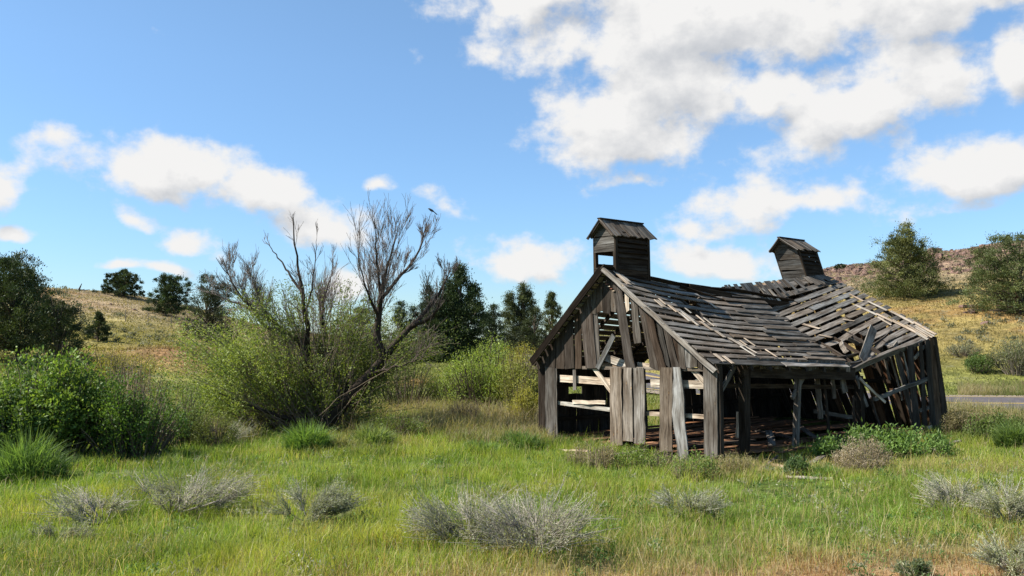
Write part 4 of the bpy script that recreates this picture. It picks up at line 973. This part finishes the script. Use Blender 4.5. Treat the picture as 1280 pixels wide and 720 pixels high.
def hillgrass():
    rng = np.random.default_rng(6); n = 190000
    y = 30 + 85 * rng.uniform(0, 1, n)**.9; x = rng.uniform(-.66, .66, n) * y
    kp = ~((np.abs(y - road_y(x)) < 4.3) & (x > -1)) & (vnoise(x, y, 1.3, 3) > .25); rel = np.stack([x, y], 1) - BA[:2]; u1 = rel @ E1[:2]; u2 = rel @ SD[:2]; kp &= ~((u1 > -.1) & (u1 < 5.3) & (u2 > 0) & (u2 < 10.6))
    x, y = x[kp], y[kp]; n = len(x); c = ground_color(x, y) * 1.0 * rng.uniform(.8, 1.2, (n, 1))
    V, Q, C = blades(rng, np.stack([x, y, terrain(x, y) - .02], 1), rng.uniform(.07, .20, n), .015 + .00065 * y * rng.uniform(.6, 1.5, n), rng.uniform(.1, .8, n), c * .8, c * 1.1, .6)
    tag(mesh_np("hill_grass", V, Q, M_GRASS, C), "dry golden bunch grass covering the hillsides", "grass", kind='stuff')
    # low sage scrub dotted over both hills: far too many to count
    m = 1500; y = rng.uniform(46, 112, m); x = rng.uniform(-.64, .64, m) * y; p = CX + F*x/y; kp = ((p < 430) | (p > 820)) & (fbm(x, y, 9, 51) > -.06) & ~((np.abs(y - road_y(x)) < 4.5) & (x > -1)); kp &= (y > 56)
    x, y = x[kp], y[kp]; m = len(x); k = 46; r = rng.uniform(.16, .50, m)
    pos = np.stack([x, y, terrain(x, y)], 1)[:, None] + rng.normal(size=(m, k, 3)) * r[:, None, None] * np.array([.5, .5, .22]) + np.array([0, 0, .12])
    t = rng.uniform(0, 1, (m, 1, 1)); cc = (np.array([.10, .105, .06]) * (1-t) + np.array([.20, .19, .13]) * t) * rng.uniform(.7, 1.3, (m, k, 1))
    V, Q, C = leaf_quads(rng, pos.reshape(-1, 3), rng.normal(size=(m*k, 3)) + [0, 0, 1.2], .20, .07, cc.reshape(-1, 3))
    tag(mesh_np("sage_scrub", V, Q, M_LEAF, C), "grey-green low sage scrub dotting the hillsides", "scrub", kind='stuff')
hillgrass()

# ------------------------------------------------------------------ rocks of the right hill
ICO = None
def rock_mesh(rng, n, pts, size):
    global ICO
    if ICO is None:
        import bmesh
        bm = bmesh.new(); bmesh.ops.create_cube(bm, size=1.6); bmesh.ops.subdivide_edges(bm, edges=bm.edges[:], cuts=1, use_grid_fill=True)
        V = np.array([v.co[:] for v in bm.verts]); Qs = np.array([[v.index for v in f.verts] for f in bm.faces]); bm.free()
        V = V / np.linalg.norm(V, axis=1, keepdims=True)**.55; ICO = (V, Qs)
    V0, Q0 = ICO; parts = []
    for k in range(n):
        s = size[k]; V = V0 * (1 + rng.normal(size=V0.shape) * .16) * np.array([1, rng.uniform(.6, 1), rng.uniform(.45, .9)]) * s; a = rng.uniform(0, 6.3); ca, sa = math.cos(a), math.sin(a)
        V = np.stack([V[:, 0]*ca - V[:, 1]*sa, V[:, 0]*sa + V[:, 1]*ca, V[:, 2]], 1) + pts[k]
        parts.append((V, Q0, np.ones_like(V)))
    return cat(parts)
def rocks():
    rng = np.random.default_rng(8); m = 5200; y = rng.uniform(84, 116, m); p = rng.uniform(880, 1420, m); x = (p - CX) / F * y
    band = fbm(x, y * 2.2, 9, 61); kp = (band > -.02 + (rng.uniform(0, 1, m) - .5) * .15) & (y > np.interp(p, [900, 1300], [98, 88])); x, y = x[kp], y[kp]; m = len(x)
    V, Q, C = rock_mesh(rng, m, np.stack([x, y, terrain(x, y)], 1), rng.uniform(.10, .42, m) * rng.uniform(.5, 1.2, m))
    tag(mesh_np("scree", V, Q, M_ROCK), "reddish brown basalt rubble below the crest of the right hill", "rock", kind='stuff')
    for (px, py, wpx, lab, sd) in [(1215, 391, 22, "flat grey boulder low on the right hill, left one of the pair", 1), (1232, 405, 20, "grey boulder low on the right hill below the flat one", 2), (1168, 312, 30, "dark outcrop on the crest of the right hill beside the big juniper", 3), (1205, 385, 24, "low grey rock beside the edge juniper", 4), (138, 381, 7, "small dark boulder on the left hill, upper one", 5), (168, 388, 8, "small dark boulder on the left hill, lower one", 6)]:
        r2 = np.random.default_rng(sd); b0 = locate(px, py); s = wpx * b0[1] / F / 2
        pts = np.array([[0, 0, .05 * s]] + [[r2.uniform(-.7, .7) * s, r2.uniform(-.4, .4) * s, 0] for _ in range(3)]) 
        V, Q, C = rock_mesh(r2, 4, pts, np.array([.62, .4, .35, .3]) * s)
        tag(mesh_np("boulder", V, Q, M_ROCK), lab, "boulder", "boulders on the hillsides").location = tuple(b0)
rocks()

# ------------------------------------------------------------------ snag, fence, bird
def snag():
    b0 = locate(98, 364); o = empty("dead_snag", b0, "broken grey dead stump leaning on the left skyline", "dead tree"); T = Tubes(); c = np.array([.07, .06, .055]); d = b0[1] / F
    T.add([(0, 0, -.1), (.1, 0, 3*d), (4*d, 0, 9.5*d)], [1.6*d, 1.1*d, .35*d], c, 6); T.build("trunk", M_BARK, o)
    T = Tubes(); T.add([(-5*d, 0, .5*d), (0, 0, 1.5*d), (8*d, 0, 1*d), (14*d, 0, 2*d)], [.3*d, .8*d, .6*d, .2*d], c*1.3, 5); T.add([(2*d, 0, 1*d), (7*d, .2, 2.6*d)], [.5*d, .2*d], c, 4); T.build("fallen_branch", M_BARK, o)
snag()
def fence():
    pts = [locate(px, py) for px, py in ((40, 396), (100, 400), (157, 402), (185, 406), (214, 410), (240, 414))]
    o = empty("wire_fence", pts[0], "thin wire fence on steel posts crossing the left hillside", "fence"); o0 = pts[0]
    h = .95
    for q in pts:
        T = Tubes(); T.add([q - o0 + [0, 0, -.2], q - o0 + [0, 0, h]], [.028, .028], (.12, .10, .08), 4); T.build("fence_post", M_TWIG, o)
    T = Tubes()
    for zz in (.45, .75, 1.05):
        T.add([q - o0 + [0, 0, zz] for q in pts], .005, (.15, .14, .13), 3)
    T.build("wire", M_TWIG, o)
fence()
def bird(pt):
    T = Tubes(); s = .105
    T.add([(-.55*s, 0, -.25*s), (-.2*s, 0, 0), (.3*s, 0, .25*s), (.62*s, 0, .5*s), (.85*s, 0, .62*s), (1.02*s, 0, .60*s), (1.2*s, 0, .56*s)], [.10*s, .26*s, .33*s, .22*s, .20*s, .10*s, .01*s], (1, 1, 1), 10)
    T.add([(-.4*s, 0, -.15*s), (-.9*s, 0, -.55*s), (-1.4*s, 0, -1.0*s)], [.13*s, .12*s, .14*s], (1, 1, 1), 6)
    for sy in (-1, 1):
        T.add([(.35*s, .28*sy*s, .22*s), (-.2*s, .32*sy*s, -.05*s), (-.85*s, .12*sy*s, -.42*s)], [.10*s, .16*s, .02*s], (1, 1, 1), 6); T.add([(0, .1*sy*s, -.2*s), (.02*s, .1*sy*s, -.5*s)], .02*s, (1, 1, 1), 4)
    o = T.build("bird", M_BIRD); o.rotation_euler = (0, 0, math.pi); o.location = tuple(pt + np.array([0, 0, .5*s])); tag(o, "small dark bird perched on the highest right twig of the bare willow", "bird")

# ------------------------------------------------------------------ the big half-dead willow
WB = locate(402, 541)
WD = WB[1]
def willow():
    rng = np.random.default_rng(11); root = empty("willow_tree", WB, "large half-dead willow with dark forked limbs, bare crowns and leafy skirts", "tree")
    def W(px, py, dy=0.0): return P(px, py, WD + dy) - WB
    T = Tubes(); bark = np.array([.042, .032, .024]); grey = np.array([.16, .135, .115])
    def spline(pts, n=14):
        pts = np.array(pts); t = np.linspace(0, len(pts) - 1, n); out = []
        for tt in t:
            i = min(int(tt), len(pts) - 2); f = tt - i; p0 = pts[max(i-1, 0)]; p1 = pts[i]; p2 = pts[i+1]; p3 = pts[min(i+2, len(pts)-1)]
            out.append(.5 * ((2*p1) + (-p0+p2)*f + (2*p0-5*p1+4*p2-p3)*f*f + (-p0+3*p1-3*p2+p3)*f**3))
        return np.array(out)
    limbs = {
     'R':  ([(402,541,0),(428,506,-.3),(462,468,-.6),(492,432,-.5),(515,408,-.3),(545,372,.1),(560,345,.3)], .21, .022, 1),
     'V':  ([(480,448,-.6),(471,418,-.7),(474,392,-.8),(478,360,-.8),(487,322,-.6),(497,288,-.5)], .13, .012, 1),
     'V2': ([(474,392,-.8),(474,352,-1.1),(470,315,-1.3),(468,275,-1.3)], .06, .008, 1),
     'V3': ([(478,372,-.8),(500,345,-.2),(522,318,.2),(532,285,.5),(538,268,.6)], .06, .007, 1),
     'V4': ([(474,398,-.8),(462,372,-1.3),(452,340,-1.6),(447,300,-1.8)], .05, .006, 1),
     'C':  ([(398,541,0),(394,500,.2),(386,458,.3),(378,432,.4),(358,416,.6),(332,408,.8),(318,392,.9)], .19, .03, 1),
     'C2': ([(394,500,.2),(402,460,.6),(408,425,.9),(402,395,1.1),(398,372,1.2)], .11, .02, 1),
     'T':  ([(386,458,.3),(384,420,0),(380,385,-.2),(374,345,-.3),(368,305,-.4),(366,268,-.5)], .10, .010, 1),
     'T2': ([(377,366,-.2),(360,340,.1),(345,318,.3),(332,302,.4)], .045, .006, 0),
     'L3': ([(345,405,.5),(330,385,.9),(318,360,1.1),(312,335,1.2)], .05, .005, 1),
     'C3': ([(402,410,1.0),(404,380,1.2),(412,350,1.3),(416,332,1.3)], .05, .005, 1),
     'T3': ([(382,398,-.1),(390,362,.3),(394,330,.5),(396,298,.6)], .04, .005, 1),
     'L':  ([(358,416,.6),(338,400,.3),(318,388,0),(300,368,-.2),(286,345,-.4),(270,322,-.5)], .07, .006, 1),
     'L2': ([(318,388,0),(300,380,.6),(278,372,.9),(262,366,1.1)], .05, .008, 2),
     'R2': ([(515,408,-.3),(540,395,-.9),(552,372,-1.2),(556,352,-1.4)], .08, .01, 1),
     'R3': ([(462,468,-.6),(480,462,-1.2),(505,455,-1.8),(532,446,-2.2)], .05, .006, 1),
     'M':  ([(428,506,-.3),(438,470,.6),(446,440,1.1),(450,410,1.4)], .09, .015, 1),
     'LL': ([(396,530,0),(360,505,.5),(325,480,1.0),(290,455,1.3),(268,430,1.4)], .10, .012, 1),
     'LB': ([(396,535,0),(350,520,-.8),(310,505,-1.4),(272,490,-1.7)], .08, .012, 1),
    }
    P_ = {}
    for k, (pp, r0, r1, tw) in limbs.items():
        s = spline([W(*q) for q in pp], 16); s[1:-1] += rng.normal(size=(14, 3)) * .015; P_[k] = s
        T.add(s, np.linspace(r0**.7, r1**.7, 16)**(1/.7), bark if r0 > .02 else grey, 8 if r0 > .1 else 5)
    T.build("trunk", M_BARK, root)
    Tw = Tubes(); tips = []
    def grow(p, d, ln, r, lev, col, upb=.35):
        n = 5; pts = [p]; dd = d.copy()
        for i in range(n - 1):
            dd = nrm(dd + rng.normal(size=3) * .07 + np.array([0, 0, upb * .16])); pts.append(pts[-1] + dd * ln / (n - 1))
        Tw.add(pts, np.linspace(r, max(r * .4, .0035), n), col * rng.uniform(.75, 1.35), 3)
        if lev <= 0: tips.append(pts[-1]); return
        m = rng.integers(3, 5)
        for _ in range(m):
            i = rng.integers(1, n); a = nrm(rng.normal(size=3)); nd = nrm(dd + a * rng.uniform(.25, .6)); grow(pts[i], nd, ln * rng.uniform(.5, .85), max(r * .55, .004), lev - 1, col, upb)
    def sprout(key, f0, f1, n, ln, r, lev, col, upb=.35, out=.7, sd=None):
        s = P_[key]
        for _ in range(n):
            f = rng.uniform(f0, f1); i = min(int(f * 15), 14); p = s[i] + (s[i+1] - s[i]) * (f * 15 - i); dd = nrm(nrm(s[i+1] - s[i]) * .7 + nrm(rng.normal(size=3)) * out + np.array([0, 0, .25]))
            if sd is not None: dd = nrm(dd + np.array(sd))
            grow(p, dd, ln * rng.uniform(.6, 1.2) * (1.15 - .5 * f), r * (1.3 - f * .7), lev, col, upb)
    tg = np.array([.13, .105, .088]); br = np.array([.13, .10, .08])
    sprout('V', .2, .95, 22, .85, .014, 3, tg, .5, .5); sprout('V2', .2, .9, 14, .75, .011, 2, tg, .5, .5); sprout('V3', .15, .66, 12, .50, .010, 3, tg, .5, .5); sprout('V3', .7, .95, 3, .3, .005, 0, tg, .5, .5); sprout('V4', .2, .9, 14, .8, .010, 2, tg, .5, .5)
    sprout('R', .62, 1, 10, .6, .012, 3, tg * .8, .5, .6); sprout('R2', .2, 1, 7, .55, .010, 2, tg*.8, .4, .6)
    sprout('T', .30, 1, 8, .5, .012, 2, tg); sprout('T3', .3, 1, 6, .5, .009, 2, tg); sprout('T2', .3, 1, 4, .4, .008, 1, tg)
    sprout('L', .2, .85, 26, .62, .007, 3, tg*1.2, .6, .8); sprout('L3', .15, .95, 22, .55, .007, 2, tg*1.2, .6, .6); sprout('C3', .15, .95, 16, .5, .007, 2, tg*1.1, .6, .6); sprout('L2', .2, 1, 12, .5, .010, 2, tg * 1.6, .1); sprout('C', .45, 1, 18, .75, .008, 3, tg*1.2, .7, .7)
    sprout('C', .15, .5, 8, 1.0, .014, 2, br); sprout('C2', .2, 1, 16, 1.0, .012, 3, br*1.2, .6); sprout('M', .2, 1, 14, 1.0, .012, 2, br, .6); sprout('R3', .2, 1, 12, .7, .01, 2, br, .0); sprout('R', .2, .55, 9, .8, .012, 2, br)
    # the long twig that carries the bird
    Tw.add([W(538, 268, .6), W(541, 262, .6)], .004, tg, 3)
    Tw.build("bare_twigs", M_TWIG, root)
    # leafy shoots: many slender upright stems with narrow leaves
    Ts = Tubes(); LP = []; LDd = []; LC = []
    zones = [  # px, py base, px, py tip, count, spread px, leaf density
        (370,530, 300,420, 60, 34, 120), (350,535, 262,450, 60, 34, 130), (340,545, 250,500, 50, 30, 130), (385,520, 345,390, 55, 30, 110), (400,520, 372,400, 45, 28, 60), (410,520, 425,395, 60, 32, 80), (395,535, 330,470, 60, 40, 140),
        (420,520, 452,420, 45, 28, 90), (440,505, 478,440, 30, 24, 90), (300,400+20, 305,372, 8, 16, 70), (470,470, 505,420, 26, 26, 70), (490,450, 528,430, 22, 22, 60), (380,480, 338,372, 22, 22, 80), (400,540, 400,470, 50, 50, 60), (330,540, 285,520, 40, 34, 110), (425,530, 470,500, 30, 30, 70), (390,470, 412,375, 26, 24, 70), (430,440, 436,368, 16, 18, 70), (440,440, 462,395, 16, 18, 60), (310,470, 250,428, 34, 20, 100)]
    for (bx, by, tx, ty, cnt, sprd, per) in zones:
        for _ in range(cnt):
            dp = rng.normal() * .9 + (.5 if bx > 378 else 0)
            ck = .9 if bx > 378 else 1.25
            a = W(bx + rng.normal() * sprd * .5, by + rng.normal() * 6, dp * .4); e = W(tx + np.clip(rng.normal(), -1.7, 1.7) * sprd * 1.25, ty + np.clip(rng.normal(), -1.3, 1.8) * sprd * .8, dp * 1.3); m = (a + e) / 2 + [(a[0]-e[0]) * .12, 0, .10] + rng.normal(size=3) * .08
            t = np.linspace(0, 1, 7)[:, None]; pts = (1-t)**2 * a + 2*t*(1-t) * m + t*t * e + rng.normal(size=(7, 3)) * .03
            pts[:, 2] = np.maximum(pts[:, 2], -.05)
            Ts.add(pts, np.linspace(.012, .004, 7), np.array([.14, .105, .075]) * rng.uniform(.6, 1.7), 3)
            k = int(per * rng.uniform(1.3, 2.9)); f = .15 + .85 * rng.uniform(0, 1, k)**.75; fi = f * 6; i0 = np.minimum(fi.astype(int), 5); fr_ = (fi - i0)[:, None]
            q = pts[i0] * (1 - fr_) + pts[i0+1] * fr_ + rng.normal(size=(k, 3)) * .12; kp = fbm(q[:, 0] + q[:, 1] * .6, q[:, 2] + q[:, 1] * .5, .7, 71) > -.05 + .08 * rng.normal(size=k); q = q[kp]; k = len(q); LP.append(q); LDd.append(rng.normal(size=(k, 3)) * .6 + nrm(e - a) * .5)
            tt = np.clip(rng.uniform(0, .7) + rng.uniform(0, .35, k), 0, 1)[:, None]; LC.append(np.array([.10, .135, .030]) * (1 - tt) + np.array([.22, .26, .06]) * tt) ; LC[-1] = LC[-1] * ck
    LP = np.concatenate(LP); V, Q, C = leaf_quads(rng, LP, np.concatenate(LDd), .075, .028, np.concatenate(LC)); V[:, 2] = np.maximum(V[:, 2], .0)
    mesh_np("leaves", V, Q, M_LEAF, C, root); Ts.build("leafy_shoots", M_TWIG, root)
    bird(W(540, 266, .6) + WB)
willow()

# ------------------------------------------------------------------ sky and sun
SUN_EL, SUN_AZ = 46.0, -97.0      # azimuth measured from +Y towards +X: the sun stands to the left
def world():
    w = bpy.data.worlds.new("World"); sc.world = w; w.use_nodes = True; nt = w.node_tree; nt.nodes.clear()
    sky = N(nt, 'ShaderNodeTexSky'); sky.sky_type = 'NISHITA'; sky.sun_disc = False; sky.sun_elevation = R(SUN_EL); sky.sun_rotation = R(SUN_AZ); sky.air_density = 1.0; sky.dust_density = .3; sky.ozone_density = 1.2; sky.altitude = 900
    tc = N(nt, 'ShaderNodeTexCoord'); sx = N(nt, 'ShaderNodeSeparateXYZ'); L(nt, tc.outputs['Generated'], sx.inputs[0])
    az = math_(nt, 'ARCTAN2', sx.outputs[0], sx.outputs[1]); hy = math_(nt, 'SQRT', math_(nt, 'ADD', math_(nt, 'MULTIPLY', sx.outputs[0], sx.outputs[0]), math_(nt, 'MULTIPLY', sx.outputs[1], sx.outputs[1]))); el = math_(nt, 'ARCTAN2', sx.outputs[2], hy)
    cv = N(nt, 'ShaderNodeCombineXYZ'); L(nt, az, cv.inputs[0]); L(nt, el, cv.inputs[1])
    BL = [(880,40,275,68,0,1.15),(700,-5,150,26,-4,1),(768,165,100,52,-6,1.05),(835,105,110,75,-10,1.1),(1150,5,190,44,2,1.1),(735,178,55,26,0,.7),(962,128,48,27,-22,.95),(1085,142,140,42,-20,1),(1155,100,80,34,-20,.95),(1215,215,110,38,-12,1),(1275,85,36,40,10,1),
          (985,258,118,26,-2,.8),(890,288,66,17,3,.7),(885,332,86,22,2,.95),(790,228,48,13,-5,.6),(1180,268,48,12,-8,.5),(660,334,72,21,2,.95),(212,216,132,32,0,1.1),(325,248,66,26,2,1.0),(180,203,60,20,0,.8),(400,291,72,22,3,.9),(236,300,38,15,5,.7),(170,272,42,10,20,.6),(-2,236,36,27,0,1),(466,241,18,10,0,.7),(155,335,27,7,0,.6),(213,335,28,8,4,.65),(20,292,20,9,0,.6),(440,362,42,22,0,.6),(700,178,60,16,20,.4),(1000,215,90,10,-10,.25),(560,262,40,8,20,.25),
          (1500,120,160,60,-10,1),(1700,250,200,40,0,.9),(-420,180,160,50,5,1),(-500,300,200,40,0,.9),(300,-250,300,80,10,1),(1100,-200,400,90,-10,1)]
    g = bpy.data.node_groups.new("cloud_field", 'ShaderNodeTree'); g.interface.new_socket("Vector", in_out='INPUT', socket_type='NodeSocketVector'); g.interface.new_socket("Value", in_out='OUTPUT', socket_type='NodeSocketFloat')
    gi = g.nodes.new('NodeGroupInput'); go = g.nodes.new('NodeGroupOutput')
    # wobble the coordinates so that no outline stays an ellipse
    nz = N(g, 'ShaderNodeTexNoise', inp={'Scale': 9.0, 'Detail': 3.0}); g.links.new(gi.outputs[0], nz.inputs['Vector'])
    sb = N(g, 'ShaderNodeVectorMath', operation='SUBTRACT'); g.links.new(nz.outputs['Color'], sb.inputs[0]); sb.inputs[1].default_value = (.5, .5, .5)
    scn = N(g, 'ShaderNodeVectorMath', operation='SCALE'); g.links.new(sb.outputs[0], scn.inputs[0]); scn.inputs['Scale'].default_value = .07
    ad = N(g, 'ShaderNodeVectorMath', operation='ADD'); g.links.new(gi.outputs[0], ad.inputs[0]); g.links.new(scn.outputs[0], ad.inputs[1])
    acc = None
    for (px, py, rx, ry, rot, wt) in BL:
        a, b = ray(px, py); caz = math.atan2(a, 1); cel = math.atan2(b, math.hypot(a, 1)); s = 1 / F / (1 + a*a)**.5
        mp = N(g, 'ShaderNodeMapping'); mp.vector_type = 'TEXTURE'; mp.inputs[1].default_value = (caz, cel, 0); mp.inputs[2].default_value = (0, 0, R(-rot)); mp.inputs[3].default_value = (rx * s * 1.2, ry * s * 1.25, 1); g.links.new(ad.outputs[0], mp.inputs[0])
        ab = N(g, 'ShaderNodeVectorMath', operation='ABSOLUTE'); g.links.new(mp.outputs[0], ab.inputs[0]); ma = N(g, 'ShaderNodeVectorMath', operation='MULTIPLY_ADD'); g.links.new(ab.outputs[0], ma.inputs[0]); ma.inputs[1].default_value = (0, -.30, 0); g.links.new(mp.outputs[0], ma.inputs[2])
        mm = N(g, 'ShaderNodeVectorMath', operation='MULTIPLY'); g.links.new(ma.outputs[0], mm.inputs[0]); mm.inputs[1].default_value = (1, 1, 0)
        ln = N(g, 'ShaderNodeVectorMath', operation='LENGTH'); g.links.new(mm.outputs[0], ln.inputs[0])
        v = math_(g, 'SUBTRACT', 1.0, ln.outputs['Value']); v = math_(g, 'MULTIPLY', math_(g, 'MAXIMUM', v, -1.6), wt) if wt < 1 else v
        acc = v if acc is None else math_(g, 'SMOOTH_MAX', acc, v)
        if acc is not v: acc.node.inputs[2].default_value = .25
    mp = N(g, 'ShaderNodeMapping'); mp.inputs[3].default_value = (1, 1.25, 1); g.links.new(gi.outputs[0], mp.inputs[0])
    n1 = N(g, 'ShaderNodeTexNoise', inp={'Scale': 17.0, 'Detail': 12.0, 'Roughness': .58}); g.links.new(mp.outputs[0], n1.inputs['Vector'])
    tot = math_(g, 'ADD', acc, math_(g, 'MULTIPLY', math_(g, 'SUBTRACT', n1.outputs[0], .5), 2.0)); g.links.new(tot, go.inputs[0])
    def call(vec):
        n = nt.nodes.new('ShaderNodeGroup'); n.node_tree = g; nt.links.new(vec, n.inputs[0]); return n.outputs[0]
    d0 = call(cv.outputs[0])
    of = N(nt, 'ShaderNodeVectorMath', operation='ADD'); L(nt, cv.outputs[0], of.inputs[0]); of.inputs[1].default_value = (-.012, .030, 0); d1 = call(of.outputs[0])
    mr = N(nt, 'ShaderNodeMapRange', interpolation_type='SMOOTHSTEP'); mr.inputs[1].default_value = -.04; mr.inputs[2].default_value = .52; L(nt, d0, mr.inputs[0])
    sh = N(nt, 'ShaderNodeMapRange', interpolation_type='SMOOTHSTEP'); sh.inputs[1].default_value = .25; sh.inputs[2].default_value = 1.15; L(nt, d1, sh.inputs[0])
    cc = N(nt, 'ShaderNodeMix', data_type='RGBA'); L(nt, math_(nt, 'ADD', math_(nt, 'ADD', math_(nt, 'MULTIPLY', sh.outputs[0], .48), .10), math_(nt, 'MULTIPLY', math_(nt, 'SUBTRACT', d1, d0), .60), True), cc.inputs[0]); cc.inputs[6].default_value = (4.15, 4.12, 4.08, 1); cc.inputs[7].default_value = (2.55, 2.66, 2.85, 1)
    mx = N(nt, 'ShaderNodeMix', data_type='RGBA'); L(nt, mr.outputs[0], mx.inputs[0]); er = ramp(nt, el, [(0.0, (.43, .54, .66)), (.12, (.53, .67, .80)), (.30, (.69, .82, .89)), (.6, (.86, .96, .92))]); L(nt, mulcol(nt, sky.outputs[0], er), mx.inputs[6]); L(nt, cc.outputs[2], mx.inputs[7])
    bg = N(nt, 'ShaderNodeBackground', inp={'Strength': .1}); L(nt, mx.outputs[2], bg.inputs[0]); o = N(nt, 'ShaderNodeOutputWorld'); L(nt, bg.outputs[0], o.inputs[0])
    w.cycles.sampling_method = 'MANUAL'; w.cycles.sample_map_resolution = 512
world()
sl = bpy.data.lights.new("sun", 'SUN'); sl.energy = 5.0; sl.angle = R(.53); sl.color = (1.0, .955, .88); so = bpy.data.objects.new("sun", sl); COL.objects.link(so); so.location = (-30, 0, 30)
sd = Vector((math.sin(R(SUN_AZ)) * math.cos(R(SUN_EL)), math.cos(R(SUN_AZ)) * math.cos(R(SUN_EL)), math.sin(R(SUN_EL))))
so.rotation_euler = (-sd).to_track_quat('-Z', 'Y').to_euler()
vs = sc.view_settings; sc.display_settings.display_device = 'sRGB'; vs.view_transform = 'Standard'; vs.look = 'None'; vs.exposure = 1.13; vs.gamma = 1.0; vs.use_curve_mapping = False
sc.cycles.max_bounces = 6; sc.cycles.diffuse_bounces = 3; sc.cycles.transmission_bounces = 3; sc.cycles.transparent_max_bounces = 4; sc.cycles.use_denoising = True
